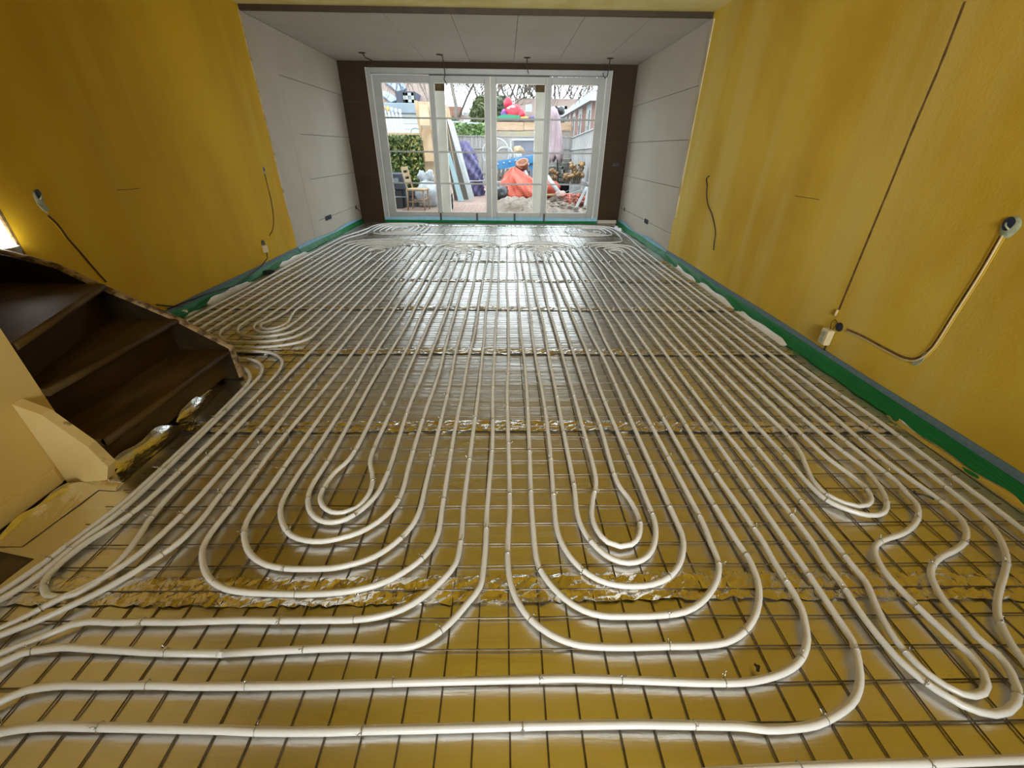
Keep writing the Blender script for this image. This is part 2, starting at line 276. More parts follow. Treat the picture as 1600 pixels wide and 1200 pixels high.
# heating pipe runs, floor coordinates in metres
PIPES={
 'A':[(-1.815,0.472),(-1.599,0.650),(-1.547,0.693),(-1.491,0.726),(-1.440,0.760),(-1.410,0.781),(-1.361,0.791),(-1.286,0.787),(-1.185,0.788),(-1.067,0.786),(-0.877,0.790),(-0.764,0.788),(-0.598,0.788),(-0.498,0.789),(-0.415,0.800),(-0.346,0.824),(-0.285,0.867),(-0.223,0.936),(-0.186,0.998),(-0.176,1.094),(-0.177,1.196),(-0.181,1.285),(-0.177,1.761),(-0.172,2.237),(-0.174,2.713),(-0.174,3.189),(-0.187,3.665),(-0.181,4.141),(-0.174,4.617),(-0.173,5.093),(-0.167,5.569),(-0.179,6.045),(-0.175,6.521),(-0.175,6.621),(-0.190,6.719),(-0.235,6.810),(-0.306,6.889),(-0.398,6.949),(-0.506,6.987),(-0.621,7.000),(-0.737,6.987),(-0.844,6.949),(-0.937,6.889),(-1.007,6.810),(-1.052,6.719),(-1.067,6.621),(-1.067,6.521),(-1.066,6.030),(-1.066,5.539),(-1.058,5.048),(-1.070,4.557),(-1.076,4.066),(-1.070,3.575),(-1.071,3.084),(-1.059,2.593),(-1.066,2.102),(-1.075,1.611),(-1.077,1.392),(-1.080,1.243),(-1.064,1.168),(-1.017,1.089),(-0.960,1.034),(-0.889,0.998),(-0.814,0.983),(-0.724,0.980),(-0.635,0.984),(-0.566,1.001),(-0.499,1.031),(-0.436,1.091),(-0.388,1.170),(-0.369,1.252),(-0.368,1.397),(-0.369,1.851),(-0.368,2.305),(-0.381,2.760),(-0.379,3.214),(-0.370,3.668),(-0.372,4.122),(-0.367,4.577),(-0.375,5.031),(-0.387,5.485),(-0.380,5.939),(-0.378,6.394),(-0.378,6.494),(-0.397,6.577),(-0.452,6.647),(-0.535,6.694),(-0.632,6.710),(-0.730,6.694),(-0.812,6.647),(-0.867,6.577),(-0.887,6.494),(-0.887,6.394),(-0.878,5.915),(-0.887,5.436),(-0.894,4.957),(-0.886,4.477),(-0.886,3.998),(-0.874,3.519),(-0.877,3.040),(-0.888,2.561),(-0.885,2.082),(-0.880,1.603),(-0.887,1.493),(-0.889,1.405),(-0.872,1.323),(-0.832,1.253),(-0.776,1.209),(-0.721,1.198),(-0.668,1.214),(-0.617,1.270),(-0.579,1.353),(-0.567,1.450),(-0.565,1.580),(-0.580,2.071),(-0.569,2.562),(-0.564,3.053),(-0.562,3.544),(-0.561,4.036),(-0.574,4.527),(-0.567,5.018),(-0.562,5.509),(-0.561,6.000),(-0.556,6.120),(-0.506,6.240),(-0.526,6.360),(-0.566,6.420),(-0.616,6.435),(-0.666,6.420),(-0.706,6.360),(-0.726,6.240),(-0.676,6.120),(-0.671,6.000),(-0.675,5.510),(-0.674,5.020),(-0.669,4.529),(-0.666,4.039),(-0.682,3.549),(-0.681,3.059),(-0.683,2.568),(-0.676,2.078),(-0.673,1.588),(-0.636,1.492),(-0.615,1.410),(-0.619,1.335),(-0.645,1.275),(-0.689,1.251),(-0.741,1.253),(-0.793,1.288),(-0.823,1.335),(-0.831,1.385),(-0.819,1.492),(-0.781,1.595),(-0.769,2.069),(-0.771,2.543),(-0.768,3.018),(-0.782,3.492),(-0.786,3.966),(-0.778,4.440),(-0.779,4.914),(-0.773,5.388),(-0.782,5.863),(-0.784,6.337),(-0.784,6.437),(-0.764,6.501),(-0.709,6.548),(-0.633,6.565),(-0.558,6.548),(-0.503,6.501),(-0.483,6.437),(-0.483,6.337),(-0.481,5.857),(-0.475,5.376),(-0.471,4.896),(-0.484,4.416),(-0.481,3.936),(-0.479,3.456),(-0.473,2.976),(-0.462,2.495),(-0.474,2.015),(-0.472,1.535),(-0.467,1.384),(-0.481,1.286),(-0.522,1.208),(-0.588,1.146),(-0.659,1.116),(-0.726,1.102),(-0.792,1.107),(-0.859,1.132),(-0.918,1.188),(-0.965,1.265),(-0.982,1.336),(-0.987,1.479),(-0.980,1.627),(-0.972,2.110),(-0.983,2.593),(-0.986,3.075),(-0.973,3.558),(-0.972,4.041),(-0.964,4.524),(-0.969,5.007),(-0.978,5.490),(-0.969,5.972),(-0.966,6.455),(-0.966,6.555),(-0.949,6.648),(-0.899,6.731),(-0.821,6.798),(-0.723,6.840),(-0.614,6.855),(-0.505,6.840),(-0.406,6.798),(-0.328,6.731),(-0.278,6.648),(-0.261,6.555),(-0.261,6.455),(-0.252,5.986),(-0.262,5.517),(-0.273,5.048),(-0.268,4.579),(-0.271,4.111),(-0.262,3.642),(-0.262,3.173),(-0.276,2.704),(-0.275,2.235),(-0.279,1.766),(-0.273,1.297),(-0.273,1.124),(-0.300,1.043),(-0.357,0.978),(-0.433,0.925),(-0.512,0.898),(-0.600,0.885),(-0.704,0.881),(-0.810,0.884),(-0.912,0.890),(-0.991,0.905),(-1.063,0.941),(-1.125,1.000),(-1.171,1.071),(-1.185,1.138),(-1.184,1.307),(-1.195,1.651),(-1.173,2.145),(-1.160,2.640),(-1.161,3.134),(-1.158,3.629),(-1.165,4.123),(-1.178,4.617),(-1.172,5.112),(-1.173,5.606),(-1.166,6.101),(-1.174,6.595),(-1.174,6.695),(-1.160,6.795),(-1.120,6.890),(-1.056,6.976),(-0.970,7.047),(-0.867,7.100),(-0.753,7.134),(-0.632,7.145),(-0.511,7.134),(-0.397,7.100),(-0.294,7.047),(-0.208,6.976),(-0.144,6.890),(-0.103,6.795),(-0.090,6.695),(-0.090,6.595),(-0.097,6.109),(-0.093,5.623),(-0.088,5.137),(-0.082,4.651),(-0.072,4.165),(-0.084,3.680),(-0.084,3.194),(-0.083,2.708),(-0.080,2.222),(-0.067,1.736),(-0.078,1.250),(-0.076,1.103),(-0.079,0.993),(-0.089,0.903),(-0.128,0.844),(-0.182,0.775),(-0.235,0.730),(-0.288,0.706),(-0.376,0.701),(-0.489,0.702),(-0.595,0.700),(-0.718,0.695),(-0.882,0.688),(-0.864,0.688),(-1.072,0.693),(-1.287,0.706),(-1.373,0.710),(-1.423,0.705),(-1.479,0.693),(-1.517,0.665),(-1.560,0.632),(-1.782,0.462)],
 'B':[(-1.648,0.347),(-1.443,0.538),(-1.413,0.566),(-1.388,0.584),(-1.362,0.596),(-1.325,0.602),(-1.265,0.606),(-1.173,0.604),(-1.006,0.603),(-0.904,0.599),(-0.720,0.598),(-0.536,0.599),(-0.352,0.603),(-0.166,0.606),(0.022,0.609),(0.211,0.611),(0.400,0.604),(0.587,0.596),(0.701,0.596),(0.762,0.603),(0.829,0.618),(0.891,0.643),(0.936,0.676),(0.971,0.716),(0.996,0.765),(1.016,0.817),(1.023,0.866),(1.026,0.997),(1.034,1.112),(1.020,1.564),(1.033,2.015),(1.031,2.467),(1.028,2.918),(1.024,3.370),(1.012,3.821),(1.018,4.273),(1.024,4.724),(1.021,5.176),(1.024,5.627),(1.011,6.079),(1.014,6.530),(1.014,6.630),(1.000,6.726),(0.956,6.815),(0.887,6.892),(0.797,6.950),(0.692,6.987),(0.580,7.000),(0.467,6.987),(0.362,6.950),(0.272,6.892),(0.203,6.815),(0.160,6.726),(0.145,6.630),(0.145,6.530),(0.144,6.053),(0.144,5.577),(0.152,5.100),(0.139,4.623),(0.132,4.146),(0.133,3.669),(0.130,3.192),(0.142,2.715),(0.138,2.238),(0.129,1.761),(0.116,1.284),(0.116,1.195),(0.118,1.064),(0.125,0.992),(0.160,0.918),(0.211,0.856),(0.268,0.816),(0.327,0.798),(0.415,0.795),(0.518,0.797),(0.613,0.810),(0.681,0.842),(0.749,0.898),(0.798,0.963),(0.816,1.015),(0.821,1.080),(0.832,1.181),(0.831,1.655),(0.828,2.128),(0.824,2.602),(0.816,3.075),(0.831,3.549),(0.834,4.023),(0.836,4.496),(0.837,4.970),(0.824,5.443),(0.831,5.917),(0.836,6.391),(0.836,6.491),(0.817,6.575),(0.761,6.646),(0.677,6.693),(0.578,6.710),(0.479,6.693),(0.396,6.646),(0.340,6.575),(0.320,6.491),(0.320,6.391),(0.331,5.938),(0.321,5.485),(0.316,5.032),(0.323,4.579),(0.322,4.126),(0.335,3.673),(0.338,3.220),(0.328,2.767),(0.328,2.314),(0.323,1.861),(0.321,1.408),(0.311,1.260),(0.314,1.194),(0.329,1.131),(0.365,1.063),(0.410,1.017),(0.468,0.999),(0.526,1.012),(0.574,1.053),(0.611,1.120),(0.632,1.203),(0.633,1.318),(0.633,1.447),(0.621,1.902),(0.619,2.358),(0.632,2.813),(0.630,3.268),(0.629,3.724),(0.625,4.179),(0.612,4.634),(0.618,5.089),(0.623,5.545),(0.619,6.000),(0.624,6.120),(0.674,6.240),(0.669,6.360),(0.629,6.420),(0.579,6.435),(0.529,6.420),(0.489,6.360),(0.484,6.240),(0.534,6.120),(0.539,6.000),(0.534,5.542),(0.532,5.084),(0.538,4.626),(0.543,4.168),(0.529,3.711),(0.527,3.253),(0.524,2.795),(0.524,2.337),(0.538,1.879),(0.530,1.421),(0.555,1.331),(0.567,1.259),(0.565,1.182),(0.541,1.120),(0.502,1.081),(0.455,1.072),(0.411,1.091),(0.378,1.151),(0.371,1.226),(0.395,1.331),(0.427,1.428),(0.436,1.920),(0.436,2.411),(0.435,2.903),(0.431,3.395),(0.422,3.886),(0.435,4.378),(0.437,4.870),(0.442,5.361),(0.440,5.853),(0.437,6.344),(0.437,6.444),(0.456,6.505),(0.508,6.549),(0.579,6.565),(0.650,6.549),(0.702,6.505),(0.721,6.444),(0.721,6.344),(0.719,5.890),(0.728,5.435),(0.732,4.980),(0.720,4.526),(0.721,4.071),(0.721,3.616),(0.724,3.162),(0.738,2.707),(0.733,2.252),(0.726,1.798),(0.724,1.343),(0.724,1.214),(0.722,1.129),(0.702,1.061),(0.658,0.989),(0.602,0.939),(0.533,0.911),(0.458,0.904),(0.373,0.916),(0.313,0.949),(0.261,1.009),(0.225,1.092),(0.213,1.173),(0.216,1.284),(0.236,1.754),(0.239,2.224),(0.229,2.695),(0.226,3.165),(0.238,3.635),(0.237,4.105),(0.240,4.576),(0.234,5.046),(0.222,5.516),(0.230,5.986),(0.232,6.457),(0.232,6.557),(0.249,6.649),(0.299,6.732),(0.377,6.798),(0.474,6.840),(0.583,6.855),(0.691,6.840),(0.789,6.798),(0.867,6.732),(0.917,6.649),(0.934,6.557),(0.934,6.457),(0.944,5.971),(0.931,5.485),(0.926,4.999),(0.928,4.514),(0.928,4.028),(0.940,3.542),(0.932,3.056),(0.926,2.570),(0.925,2.085),(0.921,1.599),(0.931,1.113),(0.937,1.005),(0.921,0.921),(0.893,0.859),(0.844,0.794),(0.779,0.741),(0.704,0.709),(0.615,0.699),(0.518,0.698),(0.415,0.696),(0.300,0.698),(0.218,0.708),(0.144,0.740),(0.087,0.786),(0.048,0.842),(0.021,0.918),(0.011,1.010),(0.013,1.123),(0.021,1.285),(0.017,1.768),(0.011,2.250),(0.025,2.733),(0.025,3.216),(0.027,3.699),(0.022,4.181),(0.010,4.664),(0.020,5.147),(0.022,5.630),(0.027,6.112),(0.021,6.595),(0.021,6.695),(0.035,6.795),(0.076,6.890),(0.141,6.976),(0.229,7.047),(0.334,7.100),(0.450,7.134),(0.573,7.145),(0.696,7.134),(0.813,7.100),(0.917,7.047),(1.005,6.976),(1.071,6.890),(1.111,6.795),(1.125,6.695),(1.125,6.595),(1.118,6.138),(1.122,5.681),(1.122,5.224),(1.127,4.767),(1.137,4.310),(1.127,3.853),(1.123,3.397),(1.123,2.940),(1.119,2.483),(1.133,2.026),(1.135,1.569),(1.128,1.112),(1.125,0.917),(1.118,0.796),(1.113,0.709),(1.089,0.653),(1.063,0.611),(1.027,0.571),(0.980,0.538),(0.917,0.512),(0.850,0.492),(0.787,0.485),(0.707,0.483),(0.648,0.490),(0.544,0.493),(0.370,0.498),(0.195,0.498),(0.020,0.497),(-0.152,0.494),(-0.324,0.493),(-0.494,0.490),(-0.664,0.492),(-0.751,0.496),(-0.932,0.501),(-1.084,0.505),(-1.210,0.508),(-1.279,0.505),(-1.340,0.496),(-1.410,0.481),(-1.684,0.422)],
 'C':[(1.700,-0.600),(1.660,0.100),(1.600,0.450),(1.592,0.596),(1.602,0.643),(1.617,0.693),(1.637,0.735),(1.667,0.782),(1.713,0.828),(1.784,0.885),(1.867,0.946),(1.937,1.003),(1.997,1.074),(2.042,1.150),(2.061,1.233),(2.070,1.346),(2.073,1.587),(2.052,2.041),(2.050,2.494),(2.042,2.948),(2.047,3.401),(2.060,3.855),(2.056,4.309),(2.058,4.762),(2.053,5.216),(2.044,5.669),(2.056,6.123),(2.056,6.577),(2.056,6.677),(2.039,6.772),(1.987,6.858),(1.907,6.926),(1.806,6.970),(1.694,6.985),(1.581,6.970),(1.480,6.926),(1.400,6.858),(1.348,6.772),(1.331,6.677),(1.331,6.577),(1.328,6.121),(1.331,5.666),(1.342,5.210),(1.333,4.755),(1.327,4.299),(1.328,3.844),(1.325,3.388),(1.337,2.933),(1.341,2.477),(1.332,2.022),(1.331,1.566),(1.324,1.111),(1.318,0.995),(1.316,0.916),(1.279,0.815),(1.260,0.744),(1.257,0.673),(1.269,0.619),(1.294,0.583),(1.324,0.561),(1.353,0.556),(1.389,0.563),(1.420,0.582),(1.445,0.618),(1.453,0.661),(1.442,0.713),(1.427,0.794),(1.417,0.900),(1.418,0.954),(1.441,1.029),(1.480,1.073),(1.537,1.099),(1.632,1.127),(1.719,1.171),(1.785,1.223),(1.835,1.289),(1.846,1.347),(1.866,1.434),(1.860,1.543),(1.848,1.711),(1.834,2.187),(1.843,2.663),(1.850,3.138),(1.843,3.614),(1.843,4.090),(1.830,4.566),(1.831,5.042),(1.841,5.518),(1.838,5.993),(1.834,6.469),(1.834,6.569),(1.814,6.632),(1.760,6.678),(1.686,6.695),(1.612,6.678),(1.558,6.632),(1.538,6.569),(1.538,6.469),(1.549,6.005),(1.537,5.542),(1.532,5.078),(1.533,4.614),(1.530,4.150),(1.543,3.686),(1.541,3.222),(1.532,2.759),(1.534,2.295),(1.560,1.831),(1.537,1.648),(1.500,1.544),(1.467,1.435),(1.472,1.348),(1.514,1.296),(1.560,1.276),(1.609,1.284),(1.653,1.318),(1.678,1.372),(1.680,1.435),(1.673,1.488),(1.647,1.617),(1.645,2.068),(1.641,2.520),(1.638,2.971),(1.638,3.422),(1.629,3.873),(1.639,4.325),(1.648,4.776),(1.647,5.227),(1.652,5.679),(1.647,6.130),(1.642,6.250),(1.592,6.370),(1.599,6.490),(1.639,6.550),(1.689,6.565),(1.739,6.550),(1.779,6.490),(1.786,6.370),(1.736,6.250),(1.731,6.130),(1.729,5.635),(1.728,5.141),(1.739,4.646),(1.744,4.152),(1.733,3.657),(1.735,3.163),(1.729,2.668),(1.740,2.174),(1.762,1.679),(1.781,1.529),(1.764,1.435),(1.740,1.359),(1.705,1.295),(1.656,1.245),(1.606,1.226),(1.564,1.226),(1.503,1.256),(1.448,1.313),(1.431,1.423),(1.438,1.617),(1.433,2.106),(1.430,2.596),(1.420,3.085),(1.432,3.575),(1.433,4.064),(1.430,4.554),(1.427,5.043),(1.412,5.533),(1.419,6.022),(1.420,6.512),(1.420,6.612),(1.441,6.699),(1.499,6.773),(1.586,6.823),(1.689,6.840),(1.792,6.823),(1.879,6.773),(1.937,6.699),(1.957,6.612),(1.957,6.512),(1.952,6.019),(1.960,5.527),(1.963,5.034),(1.950,4.542),(1.949,4.049),(1.942,3.557),(1.950,3.064),(1.957,2.572),(1.948,2.079),(1.934,1.587),(1.946,1.441),(1.960,1.335),(1.961,1.244),(1.942,1.180),(1.905,1.131),(1.843,1.080),(1.769,1.045),(1.687,1.015),(1.619,0.977),(1.578,0.937),(1.551,0.884),(1.535,0.824),(1.534,0.767),(1.529,0.718),(1.543,0.666),(1.528,0.612),(1.505,0.576),(1.461,0.538),(1.414,0.518),(1.369,0.512),(1.332,0.519),(1.299,0.535),(1.264,0.569),(1.235,0.614),(1.217,0.663),(1.211,0.714),(1.210,0.796),(1.222,0.909),(1.222,0.996),(1.234,1.111),(1.228,1.577),(1.219,2.042),(1.224,2.508),(1.237,2.974),(1.234,3.440),(1.237,3.905),(1.230,4.371),(1.225,4.837),(1.239,5.303),(1.241,5.769),(1.246,6.234),(1.240,6.700),(1.270,6.900),(1.360,7.060),(1.680,7.120),(1.950,7.200),(2.040,7.500),(2.070,7.850),(2.080,8.220),(2.060,8.468),(2.018,8.581),(1.956,8.653),(1.870,8.696),(1.749,8.712),(1.494,8.702),(1.386,8.670),(1.320,8.615),(1.279,8.537),(1.260,8.430),(1.260,8.220),(1.278,8.018),(1.312,7.928),(1.362,7.871),(1.429,7.839),(1.522,7.828),(1.715,7.837),(1.795,7.864),(1.843,7.910),(1.871,7.972),(1.882,8.057),(1.880,8.220),(1.865,8.375),(1.838,8.443),(1.801,8.484),(1.752,8.507),(1.687,8.513),(1.556,8.504),(1.504,8.481),(1.475,8.446),(1.459,8.399),(1.455,8.336),(1.460,8.220),(1.473,8.112),(1.492,8.067),(1.517,8.040),(1.547,8.028),(1.584,8.027),(1.653,8.036),(1.677,8.053),(1.688,8.079),(1.690,8.111),(1.687,8.150),(1.680,8.220),(1.670,8.220),(1.780,8.220),(1.785,8.104),(1.781,8.041),(1.765,7.994),(1.736,7.959),(1.684,7.936),(1.553,7.927),(1.488,7.933),(1.439,7.956),(1.402,7.997),(1.375,8.065),(1.360,8.220),(1.358,8.383),(1.369,8.468),(1.397,8.530),(1.445,8.576),(1.525,8.603),(1.718,8.612),(1.811,8.601),(1.878,8.569),(1.928,8.512),(1.962,8.422),(1.980,8.220),(1.980,8.010),(1.961,7.903),(1.920,7.825),(1.854,7.770),(1.746,7.738),(1.491,7.728),(1.370,7.744),(1.284,7.787),(1.222,7.859),(1.180,7.972),(1.160,8.220),(1.162,8.477),(1.189,8.606),(1.242,8.700),(1.327,8.765),(1.463,8.802),(1.780,8.811),(1.929,8.790),(2.033,8.738),(2.108,8.650),(2.157,8.515),(2.180,8.220),(2.200,7.900),(2.190,7.400),(2.165,7.000),(2.144,6.538),(2.153,6.075),(2.145,5.613),(2.141,5.151),(2.143,4.689),(2.142,4.226),(2.156,3.764),(2.159,3.302),(2.152,2.840),(2.154,2.377),(2.179,1.915),(2.174,1.679),(2.170,1.460),(2.167,1.276),(2.159,1.139),(2.157,1.046),(2.190,1.000),(2.200,0.600),(2.200,0.100),(2.200,-0.600)],
 'D':[(-1.885,0.561),(-1.652,0.716),(-1.604,0.748),(-1.517,0.804),(-1.464,0.849),(-1.402,0.910),(-1.341,0.995),(-1.285,1.099),(-1.269,1.216),(-1.276,1.385),(-1.271,1.866),(-1.282,2.348),(-1.281,2.829),(-1.286,3.310),(-1.276,3.792),(-1.268,4.273),(-1.277,4.755),(-1.276,5.236),(-1.286,5.717),(-1.281,6.199),(-1.277,6.680),(-1.277,6.780),(-1.289,6.878),(-1.327,6.971),(-1.388,7.058),(-1.471,7.134),(-1.571,7.196),(-1.686,7.242),(-1.810,7.270),(-1.940,7.280),(-2.069,7.270),(-2.193,7.242),(-2.308,7.196),(-2.408,7.134),(-2.491,7.058),(-2.552,6.971),(-2.590,6.878),(-2.603,6.780),(-2.603,6.680),(-2.608,6.197),(-2.598,5.714),(-2.592,5.231),(-2.603,4.749),(-2.603,4.266),(-2.609,3.783),(-2.600,3.300),(-2.600,3.000),(-2.560,2.900),(-2.450,2.850),(-2.200,2.840),(-2.160,2.843),(-1.993,2.844),(-1.819,2.834),(-1.726,2.791),(-1.648,2.716),(-1.605,2.644),(-1.576,2.537),(-1.562,2.349),(-1.571,1.311),(-1.602,1.194),(-1.639,1.111),(-1.658,1.011),(-1.655,0.960),(-1.625,0.912),(-1.581,0.882),(-1.531,0.874),(-1.489,0.886),(-1.460,0.923),(-1.449,0.986),(-1.449,1.058),(-1.459,1.126),(-1.478,1.199),(-1.493,1.331),(-1.485,1.805),(-1.486,2.278),(-1.485,2.752),(-1.472,3.226),(-1.479,3.699),(-1.483,4.173),(-1.487,4.647),(-1.493,5.121),(-1.480,5.594),(-1.479,6.068),(-1.485,6.542),(-1.485,6.642),(-1.500,6.740),(-1.545,6.831),(-1.616,6.909),(-1.708,6.969),(-1.815,7.007),(-1.930,7.020),(-2.046,7.007),(-2.153,6.969),(-2.245,6.909),(-2.316,6.831),(-2.360,6.740),(-2.375,6.642),(-2.375,6.542),(-2.367,6.056),(-2.378,5.570),(-2.378,5.084),(-2.383,4.598),(-2.375,4.112),(-2.394,3.626),(-2.405,3.417),(-2.399,3.266),(-2.370,3.176),(-2.304,3.090),(-2.219,3.026),(-2.115,3.009),(-1.976,3.015),(-1.846,3.039),(-1.747,3.095),(-1.693,3.195),(-1.672,3.314),(-1.667,3.514),(-1.675,4.002),(-1.670,4.490),(-1.657,4.978),(-1.662,5.466),(-1.661,5.954),(-1.663,6.442),(-1.663,6.542),(-1.683,6.625),(-1.738,6.696),(-1.821,6.743),(-1.920,6.760),(-2.018,6.743),(-2.101,6.696),(-2.157,6.625),(-2.176,6.542),(-2.176,6.442),(-2.180,5.976),(-2.184,5.510),(-2.180,5.043),(-2.168,4.577),(-2.177,4.111),(-2.183,3.645),(-2.185,3.477),(-2.193,3.391),(-2.169,3.322),(-2.109,3.251),(-2.029,3.212),(-1.949,3.231),(-1.890,3.298),(-1.870,3.438),(-1.867,3.602),(-1.869,3.798),(-1.870,4.254),(-1.879,4.711),(-1.880,5.167),(-1.890,5.624),(-1.884,6.080),(-1.879,6.200),(-1.829,6.320),(-1.843,6.440),(-1.883,6.500),(-1.933,6.515),(-1.983,6.500),(-2.023,6.440),(-2.036,6.320),(-1.986,6.200),(-1.981,6.080),(-1.971,5.540),(-1.976,4.999),(-1.979,4.458),(-1.989,3.918),(-1.995,3.745),(-1.970,3.601),(-1.936,3.466),(-1.938,3.380),(-1.967,3.311),(-2.022,3.278),(-2.089,3.309),(-2.132,3.364),(-2.143,3.414),(-2.115,3.464),(-2.077,3.631),(-2.080,4.092),(-2.082,4.552),(-2.088,5.013),(-2.075,5.474),(-2.068,5.934),(-2.074,6.395),(-2.074,6.495),(-2.053,6.562),(-1.995,6.612),(-1.915,6.630),(-1.836,6.612),(-1.778,6.562),(-1.756,6.495),(-1.756,6.395),(-1.755,5.856),(-1.760,5.317),(-1.766,4.777),(-1.765,4.238),(-1.773,3.699),(-1.767,3.468),(-1.774,3.313),(-1.822,3.194),(-1.913,3.138),(-2.020,3.117),(-2.126,3.133),(-2.216,3.190),(-2.272,3.267),(-2.299,3.348),(-2.304,3.461),(-2.296,3.628),(-2.290,4.106),(-2.280,4.584),(-2.276,5.062),(-2.282,5.540),(-2.283,6.018),(-2.287,6.496),(-2.287,6.596),(-2.270,6.687),(-2.221,6.769),(-2.144,6.834),(-2.048,6.876),(-1.941,6.890),(-1.834,6.876),(-1.738,6.834),(-1.662,6.769),(-1.612,6.687),(-1.596,6.596),(-1.596,6.496),(-1.597,6.042),(-1.601,5.587),(-1.596,5.133),(-1.582,4.678),(-1.586,4.224),(-1.587,3.769),(-1.590,3.315),(-1.597,3.085),(-1.657,3.001),(-1.755,2.948),(-1.878,2.916),(-2.004,2.910),(-2.360,2.970),(-2.460,3.040),(-2.500,3.150),(-2.500,3.400),(-2.491,3.857),(-2.488,4.314),(-2.491,4.771),(-2.490,5.229),(-2.500,5.686),(-2.493,6.143),(-2.488,6.600),(-2.488,6.700),(-2.474,6.800),(-2.432,6.895),(-2.364,6.981),(-2.274,7.052),(-2.167,7.105),(-2.047,7.139),(-1.921,7.150),(-1.794,7.139),(-1.675,7.105),(-1.567,7.052),(-1.477,6.981),(-1.410,6.895),(-1.368,6.800),(-1.353,6.700),(-1.353,6.600),(-1.360,6.119),(-1.347,5.637),(-1.351,5.156),(-1.359,4.674),(-1.362,4.193),(-1.372,3.711),(-1.361,3.230),(-1.359,2.748),(-1.362,2.267),(-1.362,1.785),(-1.363,1.304),(-1.386,1.099),(-1.415,1.004),(-1.472,0.919),(-1.535,0.862),(-1.580,0.808),(-1.625,0.768),(-1.672,0.734),(-1.899,0.570)],
 'E':[(-1.752,0.813),(-1.729,0.867),(-1.703,0.916),(-1.685,0.987),(-1.673,1.101),(-1.648,1.206),(-1.635,1.331),(-1.658,2.349),(-1.670,2.462),(-1.705,2.564),(-1.773,2.653),(-1.855,2.704),(-1.964,2.724),(-2.066,2.723),(-2.300,2.730),(-2.550,2.750),(-2.680,2.820),(-2.720,2.950),(-2.720,3.300),(-2.722,3.762),(-2.723,4.225),(-2.733,4.688),(-2.736,5.150),(-2.724,5.612),(-2.727,6.075),(-2.725,6.537),(-2.720,7.000),(-2.690,7.350),(-2.560,7.750),(-2.540,8.280),(-2.518,8.566),(-2.472,8.696),(-2.402,8.781),(-2.306,8.831),(-2.167,8.851),(-1.876,8.842),(-1.751,8.806),(-1.673,8.743),(-1.625,8.652),(-1.601,8.527),(-1.600,8.280),(-1.619,8.041),(-1.658,7.933),(-1.715,7.863),(-1.794,7.823),(-1.904,7.808),(-2.133,7.817),(-2.230,7.849),(-2.289,7.902),(-2.325,7.977),(-2.341,8.079),(-2.340,8.280),(-2.323,8.472),(-2.292,8.558),(-2.247,8.612),(-2.187,8.642),(-2.105,8.652),(-1.938,8.643),(-1.869,8.617),(-1.828,8.574),(-1.805,8.514),(-1.797,8.434),(-1.800,8.280),(-1.814,8.135),(-1.838,8.071),(-1.871,8.033),(-1.912,8.012),(-1.966,8.007),(-2.071,8.016),(-2.112,8.038),(-2.134,8.071),(-2.145,8.115),(-2.146,8.173),(-2.140,8.280),(-2.128,8.379),(-2.112,8.420),(-2.092,8.443),(-2.069,8.453),(-2.043,8.453),(-2.000,8.444),(-1.924,8.494),(-1.969,8.544),(-2.074,8.553),(-2.128,8.548),(-2.169,8.527),(-2.202,8.489),(-2.226,8.425),(-2.240,8.280),(-2.243,8.126),(-2.235,8.046),(-2.212,7.986),(-2.171,7.943),(-2.102,7.917),(-1.935,7.908),(-1.853,7.918),(-1.793,7.948),(-1.748,8.002),(-1.717,8.088),(-1.700,8.280),(-1.699,8.481),(-1.715,8.583),(-1.751,8.658),(-1.810,8.711),(-1.907,8.743),(-2.136,8.752),(-2.246,8.737),(-2.325,8.697),(-2.382,8.627),(-2.421,8.519),(-2.440,8.280),(-2.439,8.033),(-2.415,7.908),(-2.367,7.817),(-2.289,7.754),(-2.164,7.718),(-1.873,7.709),(-1.734,7.729),(-1.638,7.779),(-1.568,7.864),(-1.522,7.994),(-1.500,8.280),(-1.504,8.574),(-1.535,8.721),(-1.595,8.827),(-1.692,8.900),(-1.844,8.941),(-2.198,8.950),(-2.365,8.926),(-2.480,8.866),(-2.563,8.765),(-2.616,8.612),(-2.640,8.280),(-2.720,7.850),(-2.810,7.400),(-2.830,7.000),(-2.827,6.537),(-2.829,6.075),(-2.830,5.612),(-2.831,5.150),(-2.818,4.688),(-2.822,4.225),(-2.830,3.762),(-2.830,3.300),(-2.830,2.900),(-2.790,2.740),(-2.650,2.660),(-2.300,2.650),(-2.008,2.641),(-1.939,2.632),(-1.849,2.583),(-1.763,2.498),(-1.716,2.426),(-1.690,2.340),(-1.664,1.331),(-1.681,1.218),(-1.701,1.108),(-1.721,1.003),(-1.742,0.936),(-1.756,0.893),(-1.779,0.837)],
 'F':[(0.100,0.390),(0.436,0.392),(0.585,0.399),(0.836,0.406),(1.089,0.410),(1.347,0.415),(1.487,0.419),(1.800,0.420),(2.000,0.360),(2.060,0.100),(2.060,-0.600)],
}

# ---------------------------------------------------------------- the room shell
XL, XR, YF, YO, HC, HB = -3.034, 2.396, 9.274, 6.192, 2.714, 2.765
YB = -3.2
def sbox(name, m, *b): return structure(MB().box(*b).build(name, m))
floor = sbox('floor', M['floor'], -4.6, 2.5, YB-.1, YF+.05, -.12, -.006)
